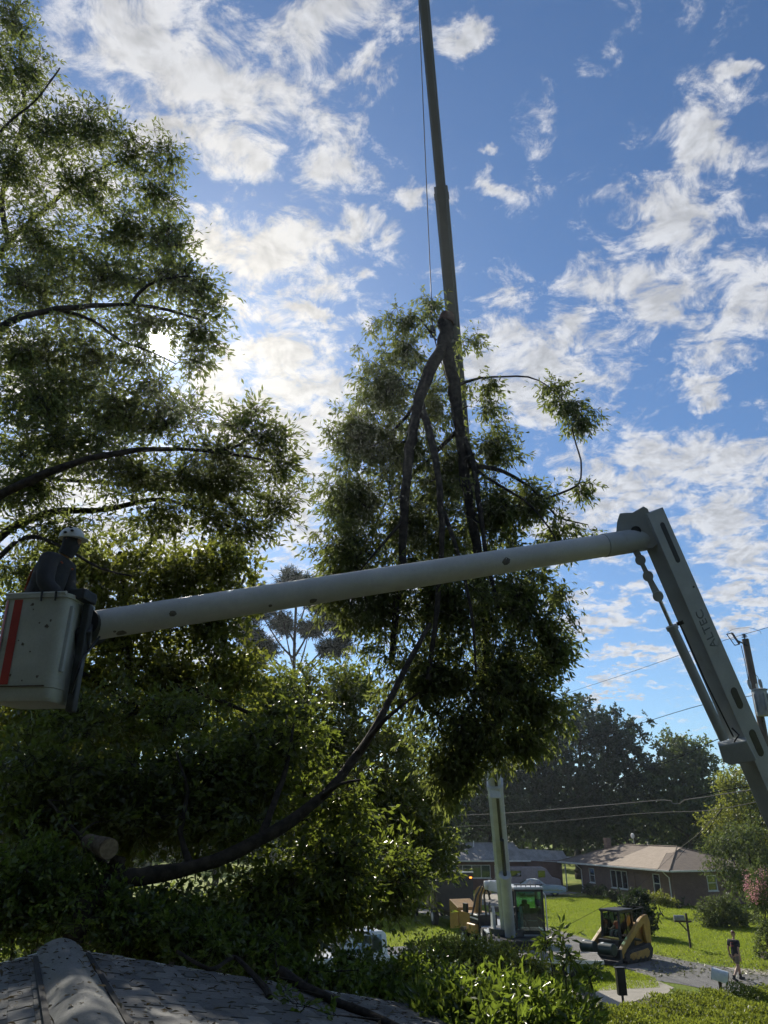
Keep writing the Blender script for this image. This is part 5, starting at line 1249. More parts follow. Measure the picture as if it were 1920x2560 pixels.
    MB().bar(wp(-.27, -wy / 2 - .002, .145), wp(.27, -wy / 2 - .002, .145), .012, .012).build('foot_seam', pm('grime', (.06, .045, .03), (.12, .09, .06), .95, scale=20), r, world=True)
    # mast and platform bracket between bucket and arm
    MB().bar(wp(wx / 2 + .07, .0, -.08), wp(wx / 2 + .08, .0, Hb - .05), .08, .13, (0, 1, 0)).build('bucket_mast', steel_dark, r, world=True, bevel=.02)
    MB().bar(wp(wx / 2 + .0, -.20, .30), wp(wx / 2 + .01, -.20, Hb - .12), .05, .06, (0, 1, 0)).build('bucket_bracket', boom_grey, r, world=True, bevel=.01)
    q = u1 + (u1 - u0).normalized() * .02
    MB().cyl(q + Vector((.03, -.19, .0)), q + Vector((.03, .19, .0)), .17, 20).build('wrist', steel_dark, r, world=True, smooth=True)
    MB().bar(q, wp(wx / 2 + .07, 0, Hb * .6), .16, .22).build('wrist_bracket', steel_dark, r, world=True, bevel=.02)
    MB().tube([q + Vector((.1, -.16, -.12)), wp(wx / 2 + .16, -.12, .35), wp(wx / 2 + .1, -.1, .1), wp(wx / 2 + .13, -.06, .45), q + Vector((.2, -.1, -.14))], .014, 6).build('hose', black, r, world=True, smooth=True)
    MB().box(wp(wx / 2 + .02, -.05, Hb + .03), (.2, .28, .12), R_).build('control_box', steel_dark, r, world=True, bevel=.02)
    return wp, Hb, wx, wy
BW, BH, BWX, BWY = lift()

# ---------------------------------------------------------------- utility pole with transformer, and the wires
def pole():
    top = P(1863, 1598, 28.0); r = empty('utility_pole', (top.x, top.y, 0), 0, 'wooden utility pole with grey transformer and cutout switch', 'utility pole')
    x, y, zt = top.x, top.y, top.z
    wood = pm('pole_wood', (.13, .105, .085), (.09, .072, .06), .9, scale=4, stretch=(4, 4, .4), bump=.5)
    MB().tube([(x, y, 0), (x, y, zt * .5), (x, y, zt)], [.19, .16, .125], 16).build('pole_shaft', wood, r, world=True, smooth=True)
    i = Vector((x - .06, y - .1, zt))
    MB().tube([i + Vector((0, 0, -.2)), i + Vector((0, 0, .18))], .022, 8).build('pin', steel_dark, r, world=True)
    m = MB()
    for k in range(3): m.tube([i + Vector((0, 0, .04 + .055 * k)), i + Vector((0, 0, .06 + .055 * k)), i + Vector((0, 0, .075 + .055 * k))], [.05, .11 - .015 * k, .04], 14)
    m.build('insulator', steel_dark, r, world=True, smooth=True)
    a = Vector((x, y - .12, zt - .28)); b = a + Vector((-.42, -.12, .17))
    MB().tube([a, b], .028, 8).build('bracket_arm', steel_dark, r, world=True)
    c0, c1 = b + Vector((-.16, 0, .30)), b + Vector((.05, 0, -.14))
    MB().tube([c0.lerp(c1, t) for t in np.linspace(0, 1, 13)], [.05 if k % 2 else .032 for k in range(13)], 10).build('cutout_insulator', steel_dark, r, world=True, smooth=True)
    d0, d1 = c0 + Vector((-.20, 0, -.06)), c1 + Vector((-.19, 0, -.04))
    MB().tube([d0, d1], .016, 8).build('fuse_tube', steel_dark, r, world=True)
    MB().tube([c0, d0], .018, 6).build('fuse_clip', steel_dark, r, world=True); MB().tube([c1, d1], .018, 6).build('fuse_clip', steel_dark, r, world=True)
    MB().tube([c0.lerp(c1, .5), d0.lerp(d1, .5)], .010, 6).build('fuse_clip', steel_dark, r, world=True)
    tz = P(1885, 1790, 28).z; tx, ty = x - .05, y - .42; tr = .25
    tm = pm('transformer_grey', (.30, .32, .33), (.24, .26, .27), .5, scale=5, dirt=(.2, .17, .13), dirt_amt=.4)
    zt2 = P(1880, 1727, 27.6).z; zb2 = P(1890, 1790, 27.6).z
    t_ = MB().tube([(tx, ty, zb2), (tx, ty, zb2 + .05), (tx, ty, zt2 - .06), (tx, ty, zt2)], [tr * .9, tr, tr, tr * .97], 22).build('transformer', tm, r, world=True, smooth=True)
    MB().tube([(tx, ty, zt2), (tx, ty, zt2 + .035), (tx, ty, zt2 + .06)], [tr * 1.12, tr * 1.12, tr * .9], 22).build('transformer_lid', tm, r, world=True, smooth=True)
    for k in range(5):
        an = math.radians(-160 + 35 * k); MB().box((tx + math.cos(an) * (tr + .03), ty + math.sin(an) * (tr + .03), (zt2 + zb2) / 2), (.06, .012, (zt2 - zb2) * .7), Euler((0, 0, an)).to_matrix()).build('cooling_fin', tm, r, world=True)
    bh = (tx + .10, ty - .05, zt2 + .06); bl = (tx - .22, ty, zt2 + .08)
    for p_ in (bh, (tx - .26, ty + .05, zt2 + .06)):
        p_ = Vector(p_); MB().tube([p_ + Vector((-.02, 0, .0)), p_ + Vector((-.03, 0, .1)), p_ + Vector((-.04, 0, .2)), p_ + Vector((-.05, 0, .34))], [.04, .055, .07, .05], 12).build('bushing', tm, r, world=True, smooth=True)
    MB().tube([(x + .02, y - .15, zt2 + .02), (x + .02, y - .15, zt2 + .3)], .04, 10).build('arrester', white_trim, r, world=True)
    MB().tube([c1 + Vector((.05, 0, -.05)), c1.lerp(Vector((tx - .35, ty, zt2 + .45)), .5) + Vector((.05, 0, 0)), (tx - .33, ty, zt2 + .42), (tx - .3, ty, zt2 + .36)], .014, 6).build('lead_wire', black, r, world=True, smooth=True)
    MB().tube([(tx - .32, ty, zt2 + .38), (tx - .28, ty, zt2 + .62), (tx - .1, ty, zt2 + .68), (tx + .04, ty, zt2 + .5), (tx + .05, ty, zt2 + .4)], .011, 6).build('lead_wire', black, r, world=True, smooth=True)
    q = Vector((x + .14, y - .1, zt2 + .06)); MB().ball(q, .07).tube([q, q + Vector((.1, -.05, .02))], .03, 8).build('clamp', steel_dark, r, world=True)
    return top, Vector((x, y, zt)), zt2
PT, PX, PZ = pole()
wire_black = pm('wire_black', (.02, .02, .022), (.03, .03, .032), 1.0, spec=0.0)
wire_pale = pm('wire_aluminium', (.24, .225, .205), (.19, .18, .165), 1.0, 0.0, spec=0.0)
def wire(label, pts, rad, mat=None, sag=.0):
    q = spline(pts, .8); o = MB().tube([Vector(p) for p in q], rad, 6).build('overhead_wire', mat or wire_black)
    tag(o, label, 'wire', 'overhead wires')
ti = PX + Vector((-.06, -.1, .17))
wire('thin top wire running from the pole insulator to the left across clouds', [ti, P(1730,1627,32), P(1500,1706,42), P(1300,1768,60), P(1150,1800,80)], .009)
wire('thin wire leaving the pole insulator toward the frame edge', [ti, P(1925,1567,26), P(2000,1540,24)], .009)
wire('thin jumper wire arching from cutout switch over the pole top', [P(1815,1587,27.6), P(1830,1574,27.5), P(1868,1569,27), P(1897,1576,26.5), P(1903,1584,26.5)], .006)
wire('wire leaving the transformer clamp toward the frame edge', [PX + Vector((.2, -.15, PZ - PX.z + .08)), P(1925,1722,27), P(2000,1718,26)], .013)
wire('wire dropping left from the pole past the lift cylinder', [Vector((PX.x, PX.y - .15, PZ - .1)), P(1745,1765,32), P(1500,1838,42), P(1300,1885,58), P(1100,1935,85)], .013)
wire('dark service wire crossing low from pole over the evergreen', [Vector((PX.x, PX.y - .15, P(1895,1805,28).z)), P(1790,1850,30), P(1680,1900,36), P(1500,1968,44), P(1330,2040,58), P(1080,2105,72)], .016)
zc1 = P(1905, 1965, 28).z
wire('thick pale cable with a splice kink, upper of the two low cables', [Vector((PX.x, PX.y - .2, zc1)), P(1760,1993,31), P(1712,2000,32), P(1700,2009,32.2), P(1680,2008,32.5), P(1660,2000,33), P(1500,2014,37), P(1260,2033,48), P(1100,2040,58), P(900,2046,75)], .020, wire_pale)
wire('pale cable strung just below the cable with the kink', [Vector((PX.x, PX.y - .2, P(1908,1993,28).z)), P(1780,2025,31), P(1600,2034,36), P(1330,2057,46), P(1100,2068,58), P(900,2076,75)], .013, wire_pale)
wire('dark cable joined to the upper low cable near the pole', [Vector((PX.x, PX.y - .2, P(1905,1955,28).z)), P(1800,1978,30.5), P(1712,1997,32)], .018)
wire('service drop slanting from the low cables to the brown roof', [P(1806,2022,30.6), P(1760,2085,42), P(1715,2122,62), P(1690,2150,63)], .014)
wire('second service drop slanting beside the first to the roof', [P(1803,2024,30.6), P(1745,2085,44), P(1700,2120,66)], .012, wire_pale)
wire('thin dark wire sagging over the lawn past the loader roof', [P(1700,2120,60), P(1620,2195,50), P(1545,2245,44), P(1410,2318,38), P(1300,2372,32), P(1180,2440,26)], .008)

# ---------------------------------------------------------------- vehicles
def extrude_profile(prof, w_, name, mat, parent, bevel=.04, taper=None):
    """side profile (x,z) extruded across y; taper(z)->width factor"""
    m = MB(); n = len(prof); tf = taper or (lambda z: 1.0)
    vs = [(x, -w_ / 2 * tf(z), z) for x, z in prof] + [(x, w_ / 2 * tf(z), z) for x, z in prof]
    m.add(vs, [tuple(range(n)), tuple(range(n, 2 * n))[::-1]] + [(i, i + n, (i + 1) % n + n, (i + 1) % n) for i in range(n)])
    return m.build(name, mat, parent, bevel=bevel, smooth=True, seg=3, angle=50)
def coupe():
    g = G(1343, 2239); r = empty('coupe_car', (g.x, g.y, 0), math.radians(-6), 'old powder blue two door coupe parked before the carport', 'car', 'parked vehicles')
    L = 5.0; tp = lambda z: 1.0 if z < .7 else .97
    body = [(-2.5, .42), (-2.48, .78), (-2.3, .88), (-1.55, .90), (-.6, .90), (.75, .88), (1.9, .84), (2.42, .76), (2.5, .62), (2.46, .36), (2.1, .26), (-2.2, .26)]
    extrude_profile(body, 1.84, 'body', car_blue, r, .05, tp)
    roof = [(-1.55, .88), (-.78, 1.30), (-.45, 1.345), (.05, 1.33), (.25, 1.28), (.85, .88)]
    extrude_profile(roof, 1.60, 'roof', pm('vinyl_roof', (.42, .47, .50), (.36, .41, .44), .6, scale=4), r, .05, lambda z: 1.0 if z < 1 else .80)
    for s in (-1, 1):
        k = lambda x, z: Vector((x, s * (.805 - .16 * max(0, (z - .9) / .42)) , z))
        for q in (((-.42, .93), (.62, .93), (.18, 1.25), (-.38, 1.27)), ((-1.05, .93), (-.50, .93), (-.46, 1.25), (-.66, 1.24))):
            vs = [k(*a) for a in q]; vs2 = [v + Vector((0, s * .012, 0)) for v in vs]
            MB().add(vs + vs2, [(0, 1, 2, 3), (7, 6, 5, 4), (0, 4, 5, 1), (1, 5, 6, 2), (2, 6, 7, 3), (3, 7, 4, 0)]).build('side_window', car_glass, r)
        d_ = MB().box((.1, s * .925, .62), (1.35, .012, .5)).build('door', car_blue, r, bevel=.005); MB().box((-.42, s * .94, .78), (.16, .02, .03)).build('handle', chrome, d_)
        MB().box((0, s * .93, .50), (4.3, .015, .035)).build('trim_strip', chrome, r)
        for x in (-1.42, 1.48): wheel(r, (x, s * .80, .33), .33, .2, (0, 1, 0), chrome)
        MB().cyl((2.46, s * .62, .64), (2.52, s * .62, .64), .09, 14).build('headlight', pm('lamp_glass', (.7, .7, .68), None, .1), r)
        MB().box((-2.5, s * .65, .68), (.03, .36, .12)).build('tail_light', red_paint, r)
    ws = [Vector((.30, -.62, 1.27)), Vector((.30, .62, 1.27)), Vector((.84, .74, .92)), Vector((.84, -.74, .92))]; ws = [v + Vector((.02, 0, .012)) for v in ws]
    MB().add(ws, [(0, 1, 2, 3)]).build('windscreen', car_glass, r)
    rw = [Vector((-.86, -.6, 1.27)), Vector((-.86, .6, 1.27)), Vector((-1.46, .72, .94)), Vector((-1.46, -.72, .94))]
    MB().add([v + Vector((-.02, 0, .015)) for v in rw], [(3, 2, 1, 0)]).build('rear_window', car_glass, r)
    MB().box((2.53, 0, .42), (.09, 1.84, .12)).build('bumper', chrome, r, bevel=.03); MB().box((-2.53, 0, .44), (.09, 1.84, .12)).build('bumper', chrome, r, bevel=.03)
    MB().box((2.495, 0, .62), (.03, 1.0, .14)).build('grille', black, r)
coupe()
def van():
    g = P(1335, 2230, 79); r = empty('panel_van', (g.x - .3, 79, 0), math.radians(-4), 'dull rose grey van standing behind the blue coupe', 'van', 'parked vehicles')
    body = [(-2.6, .35), (-2.62, 1.9), (-2.5, 2.08), (1.2, 2.08), (1.45, 1.98), (2.0, 1.2), (2.75, 1.05), (2.8, .4), (2.6, .3)]
    extrude_profile(body, 1.95, 'body', van_rose, r, .07, lambda z: 1.0 if z < 1.1 else .94)
    for s in (-1, 1):
        for (xa, xb, za, zb) in ((.7, 1.35, 1.22, 1.8), (-1.9, -.9, 1.28, 1.78)):
            d_ = MB().box(((xa + xb) / 2, s * .975, (za + zb) / 2), (xb - xa, .03, zb - za)).build('side_window', car_glass, r, bevel=.01)
        for x in (-1.7, 1.8): wheel(r, (x, s * .85, .36), .36, .22)
    MB().add([(1.5, -.8, 1.95), (1.5, .8, 1.95), (2.03, .86, 1.24), (2.03, -.86, 1.24)], [(0, 1, 2, 3)]).build('windscreen', car_glass, r)
    MB().box((2.82, 0, .5), (.1, 1.95, .16)).build('bumper', chrome, r, bevel=.03)
van()
def pickup():
    g = P(900, 2400, 33.5); r = empty('pickup_truck', (g.x, 33.5, 0), math.radians(200), 'white truck with hood and cab half hidden by leaves', 'truck', 'parked vehicles')
    body = [(-2.7, .5), (-2.7, 1.12), (.9, 1.12), (1.1, 1.18), (2.35, 1.06), (2.6, .95), (2.65, .5), (2.4, .42), (-2.5, .42)]
    extrude_profile(body, 1.95, 'body', truck_white, r, .06)
    cab = [(-.85, 1.1), (-.8, 1.82), (-.68, 1.93), (.3, 1.95), (.5, 1.9), (1.2, 1.15)]
    extrude_profile(cab, 1.85, 'cab', truck_white, r, .06, lambda z: 1.0 if z < 1.3 else .88)
    for s in (-1, 1):
        k = lambda x, z: Vector((x, s * (.93 - .10 * max(0, (z - 1.3) / .6)), z)); vs = [k(-.62, 1.25), k(.85, 1.25), k(.42, 1.8), k(-.58, 1.82)]
        MB().add(vs, [(0, 1, 2, 3)]).build('side_window', car_glass, r)
        MB().box((1.0, s * 1.08, 1.28), (.1, .18, .24)).build('mirror', black, r, bevel=.03)
        for x in (-1.75, 1.75): wheel(r, (x, s * .86, .4), .4, .25)
        MB().box((2.62, s * .72, .84), (.06, .34, .18)).build('headlight', pm('lamp_glass', (.7, .7, .68), None, .1), r, bevel=.02)
    MB().add([(.56, -.78, 1.87), (.56, .78, 1.87), (1.22, .88, 1.22), (1.22, -.88, 1.22)], [(0, 1, 2, 3)]).build('windscreen', car_glass, r)
    MB().box((2.68, 0, .56), (.12, 1.95, .2)).build('bumper', chrome, r, bevel=.03)
    MB().box((2.64, 0, .84), (.05, .95, .2)).build('grille', black, r)
    MB().box((-1.75, 0, 1.13), (1.75, 1.6, .03)).build('bed_cover', black, r)
pickup()
def chip_truck():
    c = P(1150, 2200, 51); r = empty('chip_truck', (c.x - .3, 51.5, 0), math.radians(12), 'black chip truck box with small amber lamp behind the chipper', 'truck', 'parked vehicles')
    MB().box((0, 2.5, 1.95), (2.45, 5.0, 2.1)).build('chip_box', black, r, bevel=.05)
    MB().box((0, .02, 3.02), (2.5, .12, .07)).build('top_rail', white_trim, r, bevel=.01)
    MB().box((1.05, -.04, 2.72), (.16, .05, .08)).build('amber_lamp', amber, r, bevel=.01)
    MB().box((0, 6.2, 1.5), (2.3, 2.0, 1.9)).build('cab', black, r, bevel=.12)
    MB().box((0, 3.5, .75), (1.0, 8.0, .22)).build('chassis', steel_dark, r)
    for x in (-1.0, 1.0):
        for y in (1.2, 6.3): wheel(r, (x, y, .48), .48, .32, (1, 0, 0))
        for y in (.3, 1.6, 2.9, 4.2): MB().box((1.235 if x > 0 else -1.235, y, 1.95), (.05, .09, 2.0)).build('box_rib', black, r)
chip_truck()
def chipper():
    c = P(1185, 2300, 45); r = empty('wood_chipper', (c.x, 45, 0), math.radians(-70), 'ochre yellow wood chipper with curved chute beside the crane', 'wood chipper')
    # local x along the machine (discharge end at +x)
    r.scale = (.85, .85, .85)
    MB().box((0, 0, 1.25), (1.5, 1.35, 1.0)).build('drum_housing', chip_yellow, r, bevel=.06)
    MB().prism([(-.75, -.55), (-.75, .55), (-2.0, .95), (-2.0, -.75)], (0, 0, 1.35), (1, 0, 0), (0, 0, 1), (0, 1, 0), 1.5).build('infeed_hopper', chip_yellow, r, bevel=.03)
    MB().box((1.35, 0, 1.25), (1.15, 1.3, .95)).build('engine', black, r, bevel=.05)
    MB().box((1.3, -.75, .95), (1.2, .32, .55)).build('fuel_tank', chip_yellow, r, bevel=.12, smooth=True, seg=4)
    ch = [Vector((.55, 0, 1.7)), Vector((.6, 0, 2.2)), Vector((.75, 0, 2.7)), Vector((1.05, 0, 3.0)), Vector((1.5, 0, 3.12)), Vector((1.95, 0, 3.05))]
    q = spline(ch, .15); m = MB()
    for i in range(len(q) - 1): m.bar(q[i], q[i + 1] + (q[i + 1] - q[i]) * .1, .34, .30, (0, 1, 0))
    m = MB(); vs = []; fs = []
    for i, p in enumerate(q):
        a = Vector(q[min(i + 1, len(q) - 1)]) - Vector(q[max(i - 1, 0)]); a.normalize(); nn = Vector((-a.z, 0, a.x)); w_ = .22 - .05 * i / len(q)
        for sx, sn in ((-1, -1), (1, -1), (1, 1), (-1, 1)): vs.append(Vector(p) + Vector((0, sx * w_, 0)) + nn * (sn * w_ * .8))
    for i in range(len(q) - 1):
        for k in range(4): fs.append((4 * i + k, 4 * i + (k + 1) % 4, 4 * i + 4 + (k + 1) % 4, 4 * i + 4 + k))
    fs.append((0, 1, 2, 3)); fs.append(tuple(4 * (len(q) - 1) + k for k in range(4)))
    m.add(vs, fs).build('discharge_chute', chip_yellow, r, bevel=.01)
    MB().box((2.0, 0, 2.98), (.35, .42, .08), Euler((0, .5, 0)).to_matrix()).build('chute_flap', chip_yellow, r)
    MB().box((.35, -.72, 2.0), (.55, .14, .5)).build('control_panel', black, r, bevel=.03)
    MB().tube([(1.6, .3, 1.7), (1.6, .3, 2.25), (1.7, .3, 2.35)], .05, 8).build('exhaust', steel_dark, r, smooth=True)
    for k in range(3): MB().tube([(.9, -.68, 1.35 + .18 * k), (1.9, -.7, 1.3 + .2 * k)], .05, 8).build('hose', white_trim if k else black, r, smooth=True)
    MB().bar((-1.2, 0, .55), (3.2, 0, .55), .14, .14).build('drawbar', black, r)
    for y in (-.85, .85): wheel(r, (.35, y, .42), .42, .26); 
    for y in (-.85, .85): MB().prism([(.6 * math.cos(t), .55 * math.sin(t)) for t in np.linspace(.2, math.pi - .2, 9)] + [(.5 * math.cos(t), .47 * math.sin(t)) for t in np.linspace(math.pi - .2, .2, 9)], (.35, y, .42), (1, 0, 0), (0, 0, 1), (0, 1, 0), .3).build('fender', black, r)
chipper()

def loader():
    g = G(1556, 2403); r = empty('skid_loader', (g.x, g.y + .3, 0), math.radians(-140), 'yellow tracked skid loader with black cab and raised rear hood', 'skid loader')
    # local: x forward, y left, z up
    for s in (-1, 1):
        ol = [(-1.05, .12), (-.8, .0), (.85, .0), (1.08, .14), (1.05, .40), (.8, .52), (-.55, .62), (-1.0, .70), (-1.2, .45)]
        t = MB().prism(ol, (-.1, s * .78, .01), (1, 0, 0), (0, 0, 1), (0, 1, 0), .40).build('track', rubber, r, bevel=.04, smooth=True)
        MB().prism([(x * .72, .32 + (z - .32) * .55) for x, z in ol], (-.1, s * .785, 0), (1, 0, 0), (0, 0, 1), (0, 1, 0), .43).build('track_frame', cat_yellow, t, bevel=.02)
        for k in range(5): MB().cyl((-.8 + .38 * k - .1, s * .57, .14), (-.8 + .38 * k - .1, s * 1.0, .14), .1, 14).build('roller', black, t, smooth=True)
        for k in range(22):
            x = -.85 + .083 * k - .1; MB().box((x, s * .78, .0), (.03, .4, .03)).build('grouser', rubber, t) if k < 20 else None
        # lift arm from the rear tower to the front
        a = [(-1.15, 1.62), (-.92, 1.80), (-.70, 1.72), (.95, .72), (1.25, .40), (1.18, .22), (.98, .26), (.72, .55), (-.85, 1.48), (-1.1, 1.46)]
        MB().prism(a, (0, s * .80, 0), (1, 0, 0), (0, 0, 1), (0, 1, 0), .16).build('lift_arm', cat_yellow, r, bevel=.02)
        tw = [(-1.35, .62), (-1.42, 1.55), (-1.28, 1.85), (-1.0, 1.82), (-.88, 1.3), (-1.0, .62)]
        MB().prism(tw, (0, s * .80, 0), (1, 0, 0), (0, 0, 1), (0, 1, 0), .15).build('rear_tower', cat_yellow, r, bevel=.02)
        MB().cyl((-.75, s * .70, .80), (.25, s * .70, 1.0), .055, 12).build('lift_cylinder', black, r, smooth=True)
        MB().cyl((.6, s * .45, .75), (1.12, s * .45, .42), .04, 10).build('tilt_cylinder', chrome, r, smooth=True)
    MB().box((-.15, 0, .62), (1.9, 1.10, .55)).build('chassis', black, r, bevel=.04)
    MB().prism([(-1.62, .55), (-1.62, 1.15), (-1.5, 1.45), (-.55, 1.42), (-.45, .6)], (0, 0, 0), (1, 0, 0), (0, 0, 1), (0, 1, 0), 1.25).build('engine_hood', cat_yellow, r, bevel=.05)
    for k in range(5): MB().box((-1.635, 0, .70 + .09 * k), (.02, .9, .035)).build('grille_slat', black, r)
    for s in (-1, 1): MB().box((-1.63, s * .5, 1.25), (.03, .1, .14)).build('tail_light', red_paint, r, bevel=.01)
    MB().box((-1.4, .70, 1.2), (.3, .02, .22)).build('decal', white_trim, r)
    # cab
    fr = MB()
    for s in (-1, 1):
        fr.bar((.55, s * .46, .75), (.42, s * .46, 2.0), .08, .09, (0, 1, 0)); fr.bar((-.62, s * .46, .8), (-.55, s * .46, 2.0), .08, .09, (0, 1, 0))
        fr.bar((-.6, s * .46, 2.0), (.5, s * .46, 2.0), .08, .08)
        fr.bar((-.1, s * .46, .85), (-.1, s * .46, 2.0), .05, .05, (0, 1, 0))
    fr.build('cab_frame', black, r)
    MB().box((-.06, 0, 2.06), (1.25, 1.04, .10)).build('cab_roof', black, r, bevel=.03)
    for s in (-1, 1): MB().box((-.05, s * .455, 1.4), (1.05, .01, 1.05)).build('side_glass', cab_glass, r)
    MB().box((-.60, 0, 1.5), (.01, .82, .85)).build('rear_glass', cab_glass, r)
    MB().box((-.25, 0, .98), (.5, .5, .14)).build('seat', black, r, bevel=.04); MB().box((-.48, 0, 1.3), (.12, .48, .6)).build('backrest', black, r, bevel=.04)
    for s in (-1, 1): MB().tube([(.15, s * .3, .9), (.18, s * .3, 1.22)], .02, 8).ball((.18, s * .3, 1.25), .04).build('joystick', black, r)
    MB().box((.45, 0, .82), (.3, .9, .28)).build('foot_well', cat_yellow, r, bevel=.03)
    # brush guard over the hood
    g_ = MB()
    for s in (-.5, .5): g_.bar((-.7, s, 2.05), (-1.6, s, 2.1), .035, .035); g_.bar((-1.6, s, 2.1), (-1.35, s, 1.6), .035, .035, (0, 1, 0))
    g_.bar((-1.6, -.5, 2.1), (-1.6, .5, 2.1), .035, .035); g_.build('rear_guard', black, r)
    # front attachment: grapple with two round drums
    MB().bar((1.15, -.9, .38), (1.15, .9, .38), .10, .42).build('coupler', black, r, bevel=.02)
    MB().prism([(1.2, .08), (1.95, .04), (1.98, .10), (1.35, .22), (1.28, .62), (1.2, .62)], (0, 0, 0), (1, 0, 0), (0, 0, 1), (0, 1, 0), 1.9).build('bucket', steel_dark, r, bevel=.015)
    for s in (-1, 1):
        MB().tube([(1.62, s * .50 - .36, .62), (1.62, s * .50 - .32, .62), (1.62, s * .50 + .32, .62), (1.62, s * .50 + .36, .62)], [.22, .26, .26, .22], 20).build('grapple_drum', pm('dark_green', (.02, .04, .035), (.015, .028, .026), .3), r, smooth=True)
        MB().box((1.70, s * .5 - .2, .86), (.14, .10, .012), Euler((0, .3, 0)).to_matrix()).build('label_plate', white_trim, r)
    return r
LD_ROOT = loader()
def trailer():
    a = P(1372, 2392, 36.2); r = empty('flatbed_trailer', (a.x + .3, 36.2, 0), math.radians(-8), 'low flat trailer with pale deck edge in front of the loader', 'trailer')
    for k in range(8): MB().box((.1, -.9 + .26 * k, .62), (3.4, .25, .05)).build('plank', pm('deck_pale', (.20, .185, .165), (.13, .12, .11), .8, scale=3, dirt=(.09, .08, .07), dirt_amt=.5), r, bevel=.006)
    for y in (-1.06, 1.06): MB().bar((-1.6, y, .58), (1.85, y, .58), .06, .14).build('side_rail', white_trim, r)
    MB().bar((-1.62, -1.1, .58), (-1.62, 1.1, .58), .08, .14).build('end_rail', black, r)
    for x in (-.4, .45):
        for y in (-1.0, 1.0): wheel(r, (x, y * .82, .3), .3, .18)
    MB().bar((-1.6, 0, .5), (-2.9, 0, .45), .1, .1).build('drawbar', black, r)
trailer()

# ---------------------------------------------------------------- mailboxes, post, kerb stone
def mailbox(loc, rz, label, matb, post_h, post_mat, arm=True, L=.5, wd=.2, h=.24, open_=False, tilt=0.0):
    r = empty('mailbox', loc, rz, label, 'mailbox', 'mailboxes at the road')
    MB().box((0, 0, post_h / 2), (.10, .10, post_h)).build('post', post_mat, r, bevel=.006)
    z = post_h - (.30 if arm else 0)
    if arm:
        MB().bar((-.62, 0, z - .04), (.22, 0, z - .04), .08, .08).build('arm', post_mat, r)
        MB().bar((-.05, 0, z - .45), (-.38, 0, z - .08), .06, .06).build('brace', post_mat, r)
        MB().box((0, 0, post_h + .02), (.13, .13, .04), taper=(.5, .5)).build('finial', post_mat, r)
    cx = -.36 if arm else 0
    n = 10; ol = [(-wd / 2, 0), (wd / 2, 0)] + [(wd / 2 * math.cos(math.pi * i / n), h - wd / 2 + wd / 2 * math.sin(math.pi * i / n)) for i in range(n + 1)]
    Mt = Euler((0, tilt, 0)).to_matrix(); ax_ = Mt @ Vector((1, 0, 0)); az_ = Mt @ Vector((0, 0, 1))
    c = Vector((cx, 0, z + .005))
    MB().prism(ol, c, (0, 1, 0), az_, ax_, L).build('box', matb, r, bevel=.008, smooth=True)
    MB().prism([(x * 1.05, y * 1.03) for x, y in ol], c - ax_ * (L / 2 + .006), (0, 1, 0), az_, ax_, .012).build('door', matb, r)
    if open_:
        MB().prism([(x * .9, y * .9 + .01) for x, y in ol], c + ax_ * (L / 2 + .004), (0, 1, 0), az_, ax_, .008).build('opening', black, r)
        MB().bar(c + ax_ * (L / 2 + .01), c + ax_ * (L / 2 + .19) - az_ * .10, wd, .012).build('open_door', black, r)
grey_metal = pm('mailbox_grey', (.30, .31, .30), (.22, .23, .22), .5, .3, scale=8)
post_wood = pm('post_wood', (.085, .065, .05), (.06, .046, .036), .9, scale=6, bump=.3)
gm = G(1727, 2372); mailbox((gm.x, gm.y, 0), math.radians(-10), 'grey mailbox on a brown wooden post on the far lawn', grey_metal, 1.55, post_wood)
wm = P(1798, 2444, 29.8); mailbox((wm.x, wm.y, 0), math.radians(-28), 'white mailbox hanging open above the yellow green hedge', pm('mailbox_white', (.62, .68, .72), (.52, .58, .62), .4, scale=6), .72 + .05, post_wood, arm=False, L=.52, wd=.26, h=.36, open_=True, tilt=.22)
bp = P(1552, 2450, 25.0); r = empty('marker_post', (bp.x, bp.y, 0), math.radians(6), 'tall black box standing on a thin pole by the driveway', 'post')
zt_, zb_ = P(1552, 2420, 25).z, P(1552, 2488, 25).z
MB().box((0, 0, (zt_ + zb_) / 2), (.25, .18, zt_ - zb_)).build('box', black, r, bevel=.02)
MB().box((0, 0, zt_ + .012), (.29, .22, .03)).build('cap', black, r, bevel=.008)
MB().cyl((0, 0, 0), (0, 0, zb_), .035, 10).build('pole', steel_dark, r)
kp = G(1925, 2398); MB().box((0, 0, .14), (.9, .5, .28)).build('stone_border', pm('border_stone', (.12, .095, .075), (.08, .065, .055), .9, scale=9, bump=.5), None, bevel=.05)
ob = bpy.data.objects['stone_border']; ob.location = (kp.x + .1, kp.y, 0); tag(ob, 'dark rough border block on the lawn at the frame edge', 'border block')
# cut twigs strewn on the road
def road_litter():
    rng = np.random.default_rng(3); b = []
    for (x, y, sx, sy, n) in ((1640,2400,60,14,170),(1700,2425,40,10,110),(1860,2440,50,20,170),(1560,2440,70,12,120),(1780,2420,60,14,120),(1905,2430,20,12,60)):
        q = rng.normal(size=(n, 2)) * np.array([sx, sy]) + np.array([x, y])
        for a in q:
            g = G(a[0], max(2372, a[1])); b.append((g.x, g.y, .03))
    b = np.array(b); ax_ = rng.normal(size=(len(b), 3)); ax_[:, 2] = np.abs(ax_[:, 2]) * .4
    lv, lf = leaves_np(b, ax_, .16, .07, rng, 1.5)
    tag(mesh_np('leaf_litter', lv, lf, leaf_mat('road_leaf', (.05, .07, .02), (.2, .2, .1), (.2, .22, .06), .25)), 'torn leaves and twigs strewn on the grey road', 'leaf litter', kind='stuff')
road_litter()

